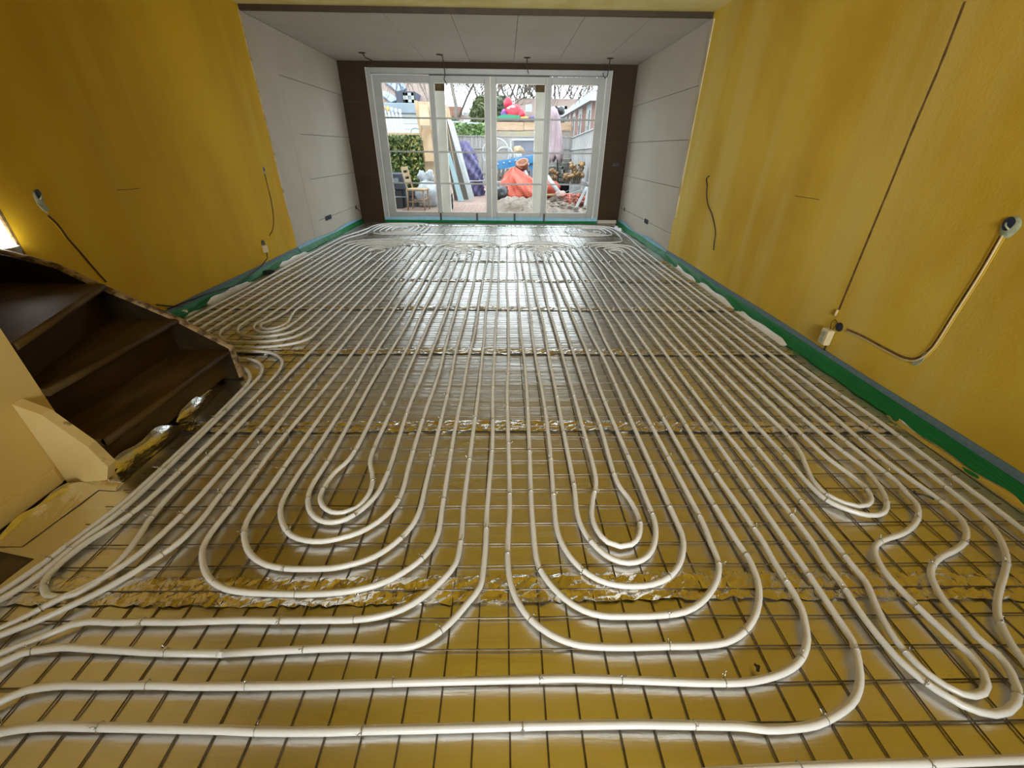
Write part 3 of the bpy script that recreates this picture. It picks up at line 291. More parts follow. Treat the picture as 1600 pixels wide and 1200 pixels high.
# right wall, yellow part and plasterboard part
wr = sbox('wall_right', M['wall_yellow'], XR, XR+.15, YB, YO, -.006, HB)
wrb = sbox('wall_right_extension', M['joint'], XR+.014, XR+.15, YO, YF+.2, -.006, HC+.06)
wl = sbox('wall_left', M['wall_yellow_deep'], XL-.15, XL, 2.694, YO, -.006, HB)
wlb = sbox('wall_left_extension', M['joint'], XL-.15, XL-.014, YO, YF+.2, -.006, HC+.06)
ce = sbox('ceiling', M['ceil_yellow'], -4.5, XR+.15, YB, 5.7, HB, HB+.12)
sbox('ceiling_band', M['ceil_pale'], -4.5, XR+.15, 5.7, YO, HB, HB+.12)
cf = sbox('ceiling_extension', M['joint'], XL-.15, XR+.15, YO+.03, YF+.2, HC+.014, HC+.12)
sbox('trim_1', M['trim_dark'], XL, XR, YO-.005, YO+.03, HC-.002, HB)          # step between both ceilings
tw = MB()
tw.box(XR-.012, XR+.01, YO-.07, YO-.004, .55, HC-.02)
structure(tw.build('trim_2', mat('grey_filler_edge', (.55, .50, .38), .9, c2=(.42, .33, .15), scale=9, stretch=(1, 1, .6))))
sbox('trim_3', mat('pale_corner_bead', (.62, .52, .36), .8, c2=(.4, .27, .08), scale=14), XL-.004, XL+.006, YO-.03, YO, .5, HC)
# plasterboard sheets, each a piece of its wall
def sheet_x(wall, x0, x1, y0, y1, z0, z1, m=M['board'], g=.003):
    return MB().box(x0, x1, y0+g, y1-g, z0+g, z1-g, .002).build('plasterboard_panel', m, wall)
rowsL = [0, .33, .93, 1.53, 2.13, HC]
sheet_x(wlb, XL-.014, XL, YO, 6.85, 0, HC); sheet_x(wlb, XL-.014, XL+.002, 6.85, 7.12, 0, 2.2)
sheet_x(wlb, XL-.014, XL, 6.85, YF, 2.2, HC)
for a, b in zip([0, .33, .93, 1.53], [.33, .93, 1.53, 2.2]): sheet_x(wlb, XL-.014, XL-.001, 7.12, YF, a, b)
rowsR = [0, .33, .93, 1.5, 2.08, HC]
for i, (a, b) in enumerate(zip(rowsR, rowsR[1:])):
    if i == 0:
        sheet_x(wrb, XR, XR+.014, YO+.012, 8.1, a, b); sheet_x(wrb, XR, XR+.014, 8.1, YF, a, b)
    else: sheet_x(wrb, XR, XR+.014, YO+.012, YF, a, b)
xs = [XL-.01, -2.2, -1.42, -.64, .14, .92, 1.70, XR+.01]
for a, b in zip(xs, xs[1:]):
    MB().box(a+.0025, b-.0025, YO+.03, YF+.1, HC, HC+.014, .002).build('ceiling_panel', M['board_ceil'], cf)
# wall around the garden doors
DL, DR, DT = -2.535, 1.938, 2.62
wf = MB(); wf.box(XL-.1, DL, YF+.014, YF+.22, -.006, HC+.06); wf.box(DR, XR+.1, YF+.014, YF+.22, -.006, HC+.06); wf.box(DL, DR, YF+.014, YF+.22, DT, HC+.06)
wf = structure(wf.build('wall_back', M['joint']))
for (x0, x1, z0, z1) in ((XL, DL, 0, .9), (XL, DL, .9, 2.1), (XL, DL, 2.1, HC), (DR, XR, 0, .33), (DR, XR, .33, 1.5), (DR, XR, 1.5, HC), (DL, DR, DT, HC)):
    MB().box(x0+.002, x1-.002, YF, YF+.014, z0+.002, z1-.002, .001).build('plasterboard_panel', M['board_brown_shaded'], wf)
MB().box(1.96, 2.36, YF-.02, YF-.001, .005, .075, .003).build('skirting_offcut', M['board'], wf)
# front wall behind the camera with its window
wb = MB(); wb.box(-4.4, -.7, YB-.15, YB, -.006, HB); wb.box(1.5, XR+.15, YB-.15, YB, -.006, HB)
wb.box(-.7, 1.5, YB-.15, YB, -.006, .9); wb.box(-.7, 1.5, YB-.15, YB, 2.3, HB)
structure(wb.build('wall_front', M['hall']))
fw = MB()
for x in (-.7, .365, 1.43): fw.box(x, x+.07, YB-.1, YB-.03, .9, 2.3)
for z in (.9, 2.23): fw.box(-.7, 1.5, YB-.1, YB-.03, z, z+.07)
structure(fw.build('window_1', M['frame']))
# hall and stairwell behind the left side
sbox('wall_stairwell', M['hall'], -4.5, XL-.004, 2.685, 2.82, -.006, HB)
sbox('trim_4', mat('stairwell_corner_edge', (.08, .045, .012), .9, c2=(.2, .13, .04), scale=30), XL-.012, XL+.003, 2.672, 2.685, .0, HB)
sbox('wall_hall', M['hall'], -4.6, -4.5, YB, 2.82, -.006, HB)
wp = sbox('wall_partition', M['cream'], -2.15, -2.05, YB, 1.578, .02, HB)
MB().box(-2.052, -2.043, YB, 1.44, .02, .10, .002).build('baseboard_partition', M['cream'], wp)

# ---------------------------------------------------------------- garden doors
dr = thing('door_1', 'white framed four panel glazed garden doors in the back wall', 'glazed doors', (0, YF, 0)); dr['kind'] = 'structure'
del dr['category']
fr = MB()
fr.box(DL, DL+.085, YF-.03, YF+.12, 0, DT, .006); fr.box(DR-.085, DR, YF-.03, YF+.12, 0, DT, .006)
fr.box(DL+.085, DR-.085, YF-.03, YF+.12, DT-.085, DT, .006); fr.box(DL+.085, DR-.085, YF-.02, YF+.12, 0, .05, .004)
fr.build('outer_frame', M['frame'], dr)
ed = MB()
ed.box(DL+.085, DL+.1, YF-.04, YF-.012, .05, DT-.1, .002); ed.box(DR-.1, DR-.085, YF-.04, YF-.012, .05, DT-.1, .002)
ed.box(DL-.006, DL+.004, YF-.032, YF+.0, .02, DT); ed.box(DR-.004, DR+.006, YF-.032, YF+.0, .02, DT)
ed.build('frame_bead', M['frame_edge'], dr)
MB().box(-1.40, .80, YF-.034, YF-.028, DT-.108, DT-.092).build('head_gap', M['black'], dr)
gz0, gz1 = .20, 2.41
leaves = [(-2.435, -1.385, -2.30, -1.415, .03), (-1.385, -.287, -1.325, -.392, .0), (-.287, .80, -.182, .732, .0), (.80, 1.838, .846, 1.709, .03)]
for i, (a, b, ga, gb, dy) in enumerate(leaves):
    y0, y1 = YF-.02+dy, YF+.05+dy
    lf = MB()
    lf.box(a, ga, y0, y1, .05, DT-.1, .004); lf.box(gb, b, y0, y1, .05, DT-.1, .004)
    lf.box(ga, gb, y0, y1, .05, gz0, .004); lf.box(ga, gb, y0, y1, gz1, DT-.1, .004)
    lo = lf.build('door_leaf' if i in (1, 2) else 'side_light', M['frame'], dr)
    MB().box(ga-.005, gb+.005, y0+.028, y0+.036, gz0-.005, gz1+.005).build('pane', M['glass'], lo)
    gb_ = MB()
    for (p, q, r_, s_) in ((ga, ga+.012, gz0, gz1), (gb-.012, gb, gz0, gz1), (ga, gb, gz0, gz0+.012), (ga, gb, gz1-.012, gz1)):
        gb_.box(p, q, y0+.012, y0+.028, r_, s_)
    gb_.build('glazing_bead', M['frame_edge'], lo)
    for z in (.746, 1.305, 1.863):
        MB().box(ga, gb, y0+.010, y0+.027, z-.014, z+.014, .004).build('muntin', M['frame'], lo)
    if i in (1, 2):       # the post of the outer guide seen through the glass
        px = (ga, ga+.17) if i == 1 else (gb-.17, gb)
        MB().box(px[0], px[1], YF+.13, YF+.22, .05, DT-.05, .004).build('outer_post', mat('grey_post_paint', (.62, .60, .56), .5, c2=(.56, .53, .48), scale=4), lo)
        MB().box(px[0], px[1], YF+.125, YF+.2, 2.30, DT-.06, .004).build('post_head', M['wood_dark'], lo)
lk = MB(); lk.box(-.287-.02, -.287+.02, YF-.03, YF-.02, 1.0, 1.16, .003); lk.tube([(-.287, YF-.03, 1.05), (-.287, YF-.055, 1.05)], .012, 8)
lk.build('lock_plate', M['frame'], dr)
# astragal between both door leaves
MB().box(-.297, -.277, YF-.032, YF-.02, .06, DT-.11, .003).build('astragal', M['frame_edge'], dr)

# ---------------------------------------------------------------- floor covering: foil sheets, taped seams
S0, SS = .9104, .9924
SEAMS = [S0+SS*i for i in range(-2, 9)]
def xleft(y, i=0):
    if y > 2.62: return -2.96
    if y > 1.44: return -1.90
    if y > 1.06: return -2.02
    return -1.80 - .02*math.sin(y*9)
def xright(y):
    return 2.318 + .012*math.sin(y*3.1) + .008*math.sin(y*11+1)
ysheet = [-1.0] + SEAMS[2:] + [YF-.06]
RS = random.Random(3)
for i, (a, b) in enumerate(zip(ysheet, ysheet[1:])):
    ph = RS.uniform(0, 6)
    def fn(u, v, a=a, b=b, ph=ph):
        y = a + (b-a)*v; yy = min(max(y, a+.02), b-.02)
        x0, x1 = xleft(yy), xright(yy)
        x = x0 + (x1-x0)*u
        z = .0012*math.sin(x*2.3+ph+y*3) + .0012*math.sin(x*5.1-ph+y*9) + .0008*math.sin(y*31+x+ph)
        e = min(1, (1-abs(2*u-1))*30)
        return (x, y, z*e*min(1, 14*v)*min(1, 14*(1-v)))
    MB().grid(fn, 46, 22).build('foil_sheet', M['foil'], floor)
for i, y in enumerate(SEAMS[2:]):
    R = random.Random(40+i); hw = .055 if i < 8 else .04
    nu = 190 if i < 4 else 160
    off = [[R.uniform(-1, 1) for _ in range(nu+1)] for _ in range(8)]
    amp = .0075
    def fn(u, v, y=y, off=off, nu=nu, hw=hw):
        k = int(round(u*nu)); j = int(round(v*7))
        x = xleft(y+.03)+.05 + (xright(y)-.03-xleft(y+.03)-.05)*u
        ed_ = 0 if j == 7 else 1
        z = .0035 + amp*(.5+.5*off[j][k])*ed_ + (.004*(1 if off[0][k//6] > .2 else 0) if j == 0 else 0)
        return (x + .004*off[(j+3) % 8][k], y - hw + 2*hw*v + .006*off[(j+5) % 8][k] + .008*math.sin(x*2.1+i) , z)
    MB().grid(fn, nu, 7, smooth=False).build('foil_tape', M['foil_tape'], floor)
# turned up foil along the stairs, the partition and the right wall
def flap(name, p0, p1, out, h, m=M['foil_flap'], n=36, seed=0, curl=.03):
    R = random.Random(seed); p0, p1 = Vector(p0), Vector(p1); o = Vector(out); a = [R.uniform(0, 6) for _ in range(6)]
    def fn(u, v):
        p = p0.lerp(p1, u); hh = h*(.75+.25*math.sin(u*5+a[0])*math.sin(u*9+a[1]))*min(1, 6*u+.25)*min(1, 6*(1-u)+.25)
        wv = .008*math.sin(u*7+a[2]+v*2)+.004*math.sin(u*15+a[3])
        return tuple(p + o*(curl*2*v**1.0 - curl*v*v + wv*v) + Vector((0, 0, .003 + hh*v**1.6)))
    return MB().grid(fn, n, 6).build(name, m, floor)
flap('foil_flap', (-1.80, 1.46, 0), (-1.79, 1.9, 0), (-1, 0, 0), .075, seed=1, curl=.075)
flap('foil_flap', (-1.80, 1.93, 0), (-1.86, 2.42, 0), (-1, 0, 0), .065, seed=2, curl=.06)
flap('foil_flap', (-1.90, 1.10, 0), (-1.86, 1.45, 0), (-1, 0, 0), .055, seed=3, curl=.12)
flap('foil_flap', (-1.78, 1.40, 0), (-2.02, 1.42, 0), (0, 1, 0), .03, seed=4, curl=.05, n=20)
flap('foil_flap', (2.29, 1.25, 0), (2.29, 2.02, 0), (1, 0, 0), .03, seed=5)
for k, (ya, yb) in enumerate(((3.02, 3.85), (3.9, 4.85), (4.88, 5.9))):
    flap('foil_edge', (2.255, ya, 0), (2.27+.02*k, yb, 0), (1, 0, 0), .035, M['foil_white'], 40, 20+k, .045)
for k, (ya, yb, x) in enumerate(((3.62, 3.8, -2.93), (3.95, 4.75, -2.91), (5.45, 6.3, -2.9), (2.64, 2.9, -2.95))):
    flap('foil_edge', (x, ya, 0), (x, yb, 0), (-1, 0, 0), .045, M['foil_white'], 40, 30+k, .07)
flap('foil_edge', (2.2, 8.3, 0), (2.16, 8.75, 0), (1, 0, 0), .07, M['foil_white'], 30, 36, .04)

# ---------------------------------------------------------------- edge insulation strips
def edge_strip(lbl, p0, p1, nrm, foam, hz=.1, wav=0., film_out=.075, zf=.062, n=60, seed=0):
    t = thing('edge_strip', lbl, 'insulation strip', p0, 'perimeter insulation strips')
    R = random.Random(seed); a = [R.uniform(0, 6) for _ in range(5)]
    p0, p1, nv = Vector(p0), Vector(p1), Vector(nrm); L_ = (p1-p0).length
    def base(u):
        s = u*L_
        return p0.lerp(p1, u) + nv*(wav*(.5+.5*math.sin(s*4.2+a[0]))*math.sin(PI*u)), hz + (.004+wav*.6)*math.sin(s*3.3+a[1])
    def fo(u, v):
        b, hh = base(u); return tuple(b + nv*(.010 if v < .8 else .010*(1-v)/.2*1.0+.0008) + Vector((0, 0, (.004 + (hh-.004)*min(1, v/.8)))))
    MB().grid(fo, n, 5, smooth=False).build('foam', foam, t)
    def fi(u, v):
        b, hh = base(u); s = u*L_
        out = .013 + film_out*(v**1.3) + .006*math.sin(s*17+a[2])*v + .004*math.sin(s*41+a[3])*v
        z = zf*(1-v)**1.1 + .004 + .004*math.sin(s*9+a[4]+6*v)*(v*(1-v)*4)
        return tuple(b + nv*out + Vector((0, 0, z)))
    MB().grid(fi, n*2, 8).build('film', M['film'], t)
    return t
edge_strip('blue grey foam strip with green film along the yellow wall on the right', (XR-.001, YB+.1, 0), (XR-.001, YO, 0), (-1, 0, 0), M['foam'], seed=1, n=110)
edge_strip('light blue wavy foam strip along the grey plasterboard on the right', (XR-.001, YO+.02, 0), (XR-.001, YF-.04, 0), (-1, 0, 0), M['foam_blue'], wav=.03, seed=2, film_out=.045)
edge_strip('blue grey foam strip with green film along the yellow wall beside the stairs', (XL+.001, 2.62, 0), (XL+.001, YO, 0), (1, 0, 0), M['foam'], seed=3, film_out=.06)
edge_strip('light blue foam strip along the grey plasterboard on the left', (XL+.001, YO+.02, 0), (XL+.001, YF-.04, 0), (1, 0, 0), M['foam_blue'], wav=.02, seed=4, film_out=.05)
edge_strip('blue and green strip along the foot of the glazed garden doors', (DL, YF-.034, 0), (DR, YF-.034, 0), (0, -1, 0), M['foam_blue'], hz=.115, wav=.006, seed=5, film_out=.03, zf=.05)
for i, x in enumerate((-1.36, -.60, .19, .81)):
    c = MB(); c.box(x-.02, x+.02, YF-.052, YF-.044, .012, .19, .002); c.box(x-.02, x+.02, YF-.052, YF-.022, .182, .19, .002)
    tag(c.build('black_clip', M['black']), ['leftmost', 'second from left', 'third from left', 'rightmost'][i] + ' short black strap hanging at the foot of the garden doors', 'strap', 'black straps under the garden doors')

# ---------------------------------------------------------------- reinforcing mesh
WR = .0026; ZW = .0085
rm = thing('reinforcing_mesh', 'grid of thin steel wires lying on the foil under the white pipes', 'wire mesh', (0, 1, 0))
R = random.Random(9)
def wob(p0, p1, n, ax, amp):
    out = []; a, b = R.uniform(0, 6), R.uniform(2, 4)
    for i in range(n+1):
        t = i/n; q = Vector(p0).lerp(Vector(p1), t); q[ax] += amp*math.sin(a+b*t*6); out.append(q)
    return out
ym, mp = 1.4997, .0997
for j in range(-11, 78):
    y = ym + mp*j
    x0 = -1.74 if y < 2.66 else -2.86
    MB().tube(wob((x0, y, ZW), (2.245, y, ZW), 14, 1, .0025), WR, 5, False).build('cross_wire', M['wire'], rm)
for k in range(-29, 23):
    x = .0146 + mp*k
    y0 = .3 if x > -1.74 else 2.68
    MB().tube(wob((x, y0, ZW-.004), (x, 9.15, ZW-.004), 22, 0, .003), WR, 5, False).build('long_wire', M['wire'], rm)

# ---------------------------------------------------------------- underfloor heating pipes
PR, ZP = .0112, .0235
LBL = {'A': 'white heating pipe coiled in nested loops in the left middle of the floor',
       'B': 'white heating pipe in nested loops at the centre, its ends running along the front',
       'C': 'white heating pipe snaking in S bends along the right side of the floor',
       'D': 'white heating pipe looping beside the foot of the brown stairs',
       'E': 'white heating pipe running closest to the left wall, coiled in the far left corner',
       'F': 'white heating pipe crossing the very bottom edge of the photo at the right'}
def ring_mesh():
    b = MB(); n, m, rr, r = 12, 4, PR+.0022, .0013
    vs = []
    for i in range(n):
        g = 2*PI*i/n
        for j in range(m):
            h_ = 2*PI*j/m; vs.append(((rr+r*math.cos(h_))*math.cos(g), r*math.sin(h_), (rr+r*math.cos(h_))*math.sin(g)))
    b.add(vs, [(i*m+j, i*m+(j+1) % m, ((i+1) % n)*m+(j+1) % m, ((i+1) % n)*m+j) for i in range(n) for j in range(m)], True)
    b.tube([(0, 0, rr), (.004, .002, rr+.007), (.002, .005, rr+.016), (.007, .008, rr+.020)], .0013, 4)
    b.tube([(0, 0, rr), (-.003, -.002, rr+.006), (.004, -.004, rr+.013)], .0013, 4)
    return b.mesh('wire_tie')
tie = ring_mesh(); tie.materials.append(M['tie'])
RT = random.Random(5)
for key, pts in PIPES.items():
    sp = spline(pts, .026)
    P3 = []; a = RT.uniform(0, 6); s = 0
    for i, p in enumerate(sp):
        if i: s += (p-sp[i-1]).length
        P3.append(Vector((p[0], p[1], ZP + .0012*math.sin(s*3.1+a))))
    # thin out the straight stretches
    keep = [0]
    for i in range(1, len(P3)-1):
        d0 = (P3[keep[-1]]-P3[i]); d1 = (P3[i+1]-P3[i])
        if d0.length > .14 or (d0.normalized().dot(-d1.normalized()) < .99993): keep.append(i)
    keep.append(len(P3)-1)
    po = MB().tube([P3[i] for i in keep], PR, 10).build('heating_pipe', M['pipe'])
    tag(po, LBL[key], 'heating pipe', 'underfloor heating pipes')
    s = 0; nxt = .25
    for i in range(1, len(P3)-1):
        s += (P3[i]-P3[i-1]).length
        p = P3[i]
        if s > nxt:
            if p.y < 3.6 and abs(p.x) < 2.6:
                t = P3[i+1]-P3[i-1]
                inst('wire_tie', tie, po, Matrix.Translation(p) @ Matrix.Rotation(math.atan2(t.y, t.x)-PI/2, 4, 'Z') @ Matrix.Rotation(RT.uniform(-.9, .9), 4, 'Y'))
                nxt = s + RT.uniform(.22, .5)
            else: nxt = s + .3

# ---------------------------------------------------------------- stairs
st = thing('staircase', 'worn dark brown wooden stairs rising to the left beside the cream partition', 'stairs', (-2.4, 2.0, 0))
def tread(poly, z, th=.036):
    # rounded nosing on the first edge handled with a tube
    b = MB(); b.prism(poly, 'z', z-th, z)
    p, q = poly[0], poly[1]; b.tube([(p[0], p[1], z-th/2), (q[0], q[1], z-th/2)], th/2, 10)
    return b.build('tread', M['wood_dark'], st)
tread([(-1.815, 1.50), (-1.815, 2.445), (-2.12, 2.445), (-2.12, 1.582), (-2.045, 1.582), (-2.045, 1.50)], .224)
tread([(-2.035, 1.582), (-2.065, 2.445), (-2.50, 2.445), (-2.44, 1.582)], .436)
tread([(-2.06, 1.59), (-2.41, 2.445), (-3.35, 2.445), (-3.35, 1.59)], .655)
MB().prism([(-1.885, 1.50), (-1.885, 2.445), (-1.905, 2.445), (-1.905, 1.50)], 'z', .028, .19).build('riser', M['wood_dark'], st)
MB().prism([(-2.10, 1.582), (-2.12, 2.445), (-2.14, 2.445), (-2.12, 1.582)], 'z', .222, .402).build('riser', M['riser'], st)
MB().prism([(-2.15, 1.58), (-2.47, 2.445), (-2.49, 2.445), (-2.17, 1.58)], 'z', .434, .622).build('riser', M['riser'], st)
top = [(-1.80, .06), (-1.80, .235), (-2.09, .437), (-2.45, .633), (-2.64, .752), (-2.85, .82), (-3.36, .94)]
sg = MB().prism([(-1.805, .004)] + [(x, z-.012) for x, z in top] + [(-3.36, .02)], 'y', 2.445, 2.495).build('stair_string', M['string'], st)
cp = MB()
R = random.Random(2)
pt = [(-1.80, .02)] + top
fine = []
for (a, b) in zip(pt, pt[1:]):
    for k in range(8):
        t = k/8; fine.append((a[0]+(b[0]-a[0])*t, a[1]+(b[1]-a[1])*t))
fine.append(pt[-1])
def capf(u, v):
    i = int(round(u*(len(fine)-1))); x, z = fine[i]
    i2 = min(i+1, len(fine)-1); i1 = max(i-1, 0); t = Vector((fine[i2][0]-fine[i1][0], fine[i2][1]-fine[i1][1])).normalized()
    n = Vector((t.y, -t.x)) if t.y > 0 or True else 0
    if n.y < 0 and abs(n.y) > .3: n = -n
    g = PI*v; o = .012*math.sin(g)
    return (x + n.x*o, 2.443 + .054*(.5-.5*math.cos(g)), z - .004 + n.y*o + .003*math.sin(i*1.7)*math.sin(g))
cp.grid(capf, len(fine)-1, 6).build('worn_edge', M['string_worn'], sg)['label'] = 'worn pale top edge of the stair string'
ns = MB().prism([(-2.048, .0), (-1.858, .018), (-1.815, .10), (-1.85, .215), (-1.955, .385), (-2.048, .44)], 'y', 1.455, 1.498).build('stair_string', M['string_paint'], st)
ns['label'] = 'cream painted string end at the foot of the stairs'
MB().box(-1.99, -1.86, 1.50, 1.56, .0, .03, .003).build('floor_plate', M['string'], st)
# bright lamp at the top left of the stairs
LP = at(-2, 383, 2.56)
lp = thing('stairwell_lamp', 'small glowing white lamp shining at the left edge above the stairs', 'lamp', LP)
b = MB().lathe([(.05, 0), (.075, .01), (.085, .05), (.085, .06), (.07, .065)], (LP.x, LP.y, LP.z-.075), 18); b.build('housing', M['frame'], lp)
MB().blob(LP, .07, .07, .05, 0, 14, 8).build('bulb', emit_mat('lamp_glow', (1, .97, .93), 45), lp)

# ---------------------------------------------------------------- things on the yellow walls
def onR(q, d=0): v = onX(q[0], q[1], XR); v.x -= d; return v
def onL(q, d=0): v = onX(q[0], q[1], XL); v.x += d; return v
def chase(name, lbl, pts, w_, wall='R', cable=None, lip=True, cat='wall groove'):
    P = [(onR if wall == 'R' else onL)(p, .0) for p in pts]
    P2 = spline([(p.y, p.z) for p in P], .03)
    sgn = -1 if wall == 'R' else 1; X0 = XR if wall == 'R' else XL
    t = thing(name, lbl, cat, (X0, P[0].y, P[0].z))
    RR = random.Random(len(pts)*7+int(P[0].y*10))
    def strip(off, w0, h, seed):
        r = random.Random(seed); b = MB(); vs = []
        for i, p in enumerate(P2):
            q = P2[min(i+1, len(P2)-1)]-P2[max(i-1, 0)]; q.normalize(); n = Vector((-q.y, q.x))
            c = p + n*off
            ww = w0*(.85+.3*r.random())
            for s_, hx in ((-1, .0008), (-.6, h), (.6, h), (1, .0008)):
                d = c + n*(s_*ww/2); vs.append((X0+sgn*hx, d.x, d.y))
        fs = [(i*4+j, i*4+j+1, i*4+j+5, i*4+j+4) for i in range(len(P2)-1) for j in range(3)]
        return b.add(vs, fs)
    strip(0, w_, .0016, 1).build('groove', M['chase'], t)
    if lip:
        for s_ in (-1, 1): strip(s_*w_*.62, w_*.35, .0035, 3+s_).build('plaster_lip', M['wall_yellow'] if wall == 'R' else M['wall_yellow_deep'], t)
    if cable:
        off, r_, m = cable
        Q = []
        for i, p in enumerate(P2):
            q = P2[min(i+1, len(P2)-1)]-P2[max(i-1, 0)]; q.normalize(); c = p + Vector((-q.y, q.x))*off
            Q.append((X0+sgn*(r_*.8+.001), c.x, c.y))
        MB().tube(Q, r_, 8).build('conduit', m, t)
    return t
chase('wall_groove', 'long straight brown groove running up the right wall from the socket to the ceiling', [(1508, 2), (1470, 100), (1425, 206), (1396, 278), (1360, 365), (1325, 450), (1311, 484)], .017, lip=False)
c1 = chase('conduit_channel', 'plastered conduit channel bending from the socket up to the oval box on the right wall', [(1323, 515), (1350, 527), (1385, 546), (1415, 560), (1432, 561), (1447, 553), (1458, 542), (1490, 492), (1535, 421), (1566, 367)], .024, cable=(.008, .0052, M['conduit']))
pp = [onR(p, .001) for p in ((1424, 568), (1432, 572), (1441, 566), (1448, 556), (1452, 549), (1446, 551), (1437, 561))]
MB().prism([(p.y, p.z) for p in pp], 'x', XR-.006, XR-.0005).build('filler_patch', M['plaster_patch'], c1)['label'] = 'pale green filler at the bend of the channel'
def oval(lbl, q, wall, ry, rz, tilt, hole):
    c = (onR if wall == 'R' else onL)(q); s = -1 if wall == 'R' else 1
    t = thing('plaster_box', lbl, 'wall box', c)
    def ell(ry_, rz_, h0, h1, dy=0, dz=0):
        b = MB(); n = 22; vs = [(c.x+s*h1, c.y+dy, c.z+dz)]
        for k, (f_, h_) in enumerate(((.75, h1), (1, h0))):
            for i in range(n):
                g = 2*PI*i/n; a = ry_*f_*math.cos(g)*(1+.08*math.sin(3*g)); d = rz_*f_*math.sin(g)
                vs.append((c.x+s*h_, c.y+dy+a*math.cos(tilt)-d*math.sin(tilt), c.z+dz+a*math.sin(tilt)+d*math.cos(tilt)))
        fs = [(0, 1+i, 1+(i+1) % n) for i in range(n)] + [(1+i, 1+n+i, 1+n+(i+1) % n, 1+(i+1) % n) for i in range(n)]
        return b.add(vs, fs, True)
    ell(ry, rz, .0005, .008).build('filler', M['plaster_patch'], t)
    ell(ry*.62, rz*.62, .008, .0095, hole[0], hole[1]).build('box_opening', M['blackblue'], t)
    cr = MB().tube([(c.x+s*.012, c.y-ry*.3, c.z-rz*.2), (c.x+s*.02, c.y+ry*.1, c.z+rz*.1), (c.x+s*.012, c.y+ry*.4, c.z+rz*.35)], .004, 6)
    cr.build('cable_stub', M['plaster_patch'], t)
    return t
oval('oval wall box with pale green filler at the right edge, above the conduit bend', (1578, 355), 'R', .042, .05, 0, (.008, .014))
# socket on the right wall
so = thing('wall_socket', 'ivory double socket block hanging at the foot of the right wall', 'socket', onR((1297, 525)))
cc = onR((1297, 526))
MB().box(XR-.055, XR-.006, cc.y-.038, cc.y+.038, cc.z-.058, cc.z+.058, .006).build('body', M['socket'], so)
for dz in (-.026, .022):
    MB().lathe([(.001, 0), (.019, 0), (.021, .003), (.021, .006)], (0, 0, 0), 16).build('outlet', M['plaster_patch'], so).matrix_basis = Matrix.Translation((XR-.0545, cc.y, cc.z+dz)) @ Matrix.Rotation(-PI/2, 4, 'Y')
lw = MB(); lw.tube([(XR-.02, cc.y, cc.z+.055), (XR-.012, cc.y+.03, cc.z+.10), (XR-.006, cc.y+.012, cc.z+.13), (XR-.006, cc.y-.02, cc.z+.115), (XR-.012, cc.y-.01, cc.z+.06)], .0025, 6)
lw.tube([(XR-.02, cc.y-.02, cc.z-.055), (XR-.022, cc.y-.024, cc.z-.10)], .006, 8)
lw.build('cable', M['rubber'], so)
hb = onR((1312, 511))
h_ = thing('flush_box', 'round black flush box in the right wall just above the ivory socket', 'wall box', hb)
def ringx(c, r0, r1, x0, x1, n=20):
    b = MB(); vs = []
    for (r_, x_) in ((r1, 0.0004), (r1, x0), (r0, x1), (r0, .0006)):
        for i in range(n):
            g = 2*PI*i/n; vs.append((c.x-x_, c.y+r_*math.cos(g), c.z+r_*math.sin(g)))
    return b.add(vs, [(k*n+i, k*n+(i+1) % n, (k+1)*n+(i+1) % n, (k+1)*n+i) for k in range(3) for i in range(n)], True)
ringx(hb, .024, .032, .004, .006).build('rim', M['black'], h_)
MB().prism([(hb.y+.025*math.cos(2*PI*i/16), hb.z+.025*math.sin(2*PI*i/16)) for i in range(16)], 'x', hb.x-.003, hb.x-.0005).build('well', M['blackblue'], h_)
ce_ = onR((1309, 488)); q = MB(); q.tube([(XR-.008, ce_.y, ce_.z+.02), (XR-.010, ce_.y, ce_.z-.025)], .009, 8)
tag(q.build('conduit_end', M['conduit']), 'short cream conduit end at the foot of the long wall groove', 'conduit')
def cable_on(name, lbl, pts, wall, r_, m, d=.006):
    P = [(onR if wall == 'R' else onL)(p) for p in pts]; X0 = XR if wall == 'R' else XL; s = -1 if wall == 'R' else 1
    b = MB().tube([(X0+s*(r_+d*.2), p[0], p[1]) for p in spline([(p.y, p.z) for p in P], .03)], r_, 7)
    return tag(b.build(name, m), lbl, 'cable')
cable_on('wall_cable', 'thin brown cable hanging in a bend on the yellow wall right of the grey plasterboard', [(1109, 275), (1105, 279), (1106, 290), (1105, 302), (1107, 320), (1113, 334), (1117, 350), (1119, 364), (1117, 380), (1116, 391)], 'R', .0055, M['rubber'])
cable_on('scored_line', 'short thin scratch with a curl on the middle of the right wall', [(1243, 306), (1262, 309), (1281, 312)], 'R', .002, M['chase'], 0)
# left wall
chase('conduit_channel', 'brown channel slanting down behind the stairs on the left wall', [(74, 337), (90, 352), (105, 373), (122, 392), (140, 413), (153, 428), (165, 441)], .013, 'L', cable=(.005, .0035, M['rubber']))
oval('oval box with pale green filler high on the left wall above the stairs', (60, 309), 'L', .03, .05, -.3, (.004, .02))
pp = [onL(p) for p in ((57, 318), (66, 314), (75, 326), (74, 333), (66, 328))]
tag(MB().prism([(p.y, p.z) for p in pp], 'x', XL, XL+.006).build('filler_patch', M['plaster_patch']), 'pale green filler smear just below the oval box on the left wall', 'filler')
oval('small pale wall box at the top of the thin cable on the left wall', (412, 266), 'L', .02, .045, 0, (.0, .012))
cable_on('wall_cable', 'thin brown cable curving down the left wall from the small pale box to the switch', [(413, 272), (418, 292), (424, 318), (427, 345), (425, 360), (420, 368)], 'L', .005, M['chase'])
sw = onL((411, 387)); t = thing('wall_socket', 'small ivory socket with a black cable low on the left wall', 'socket', sw)
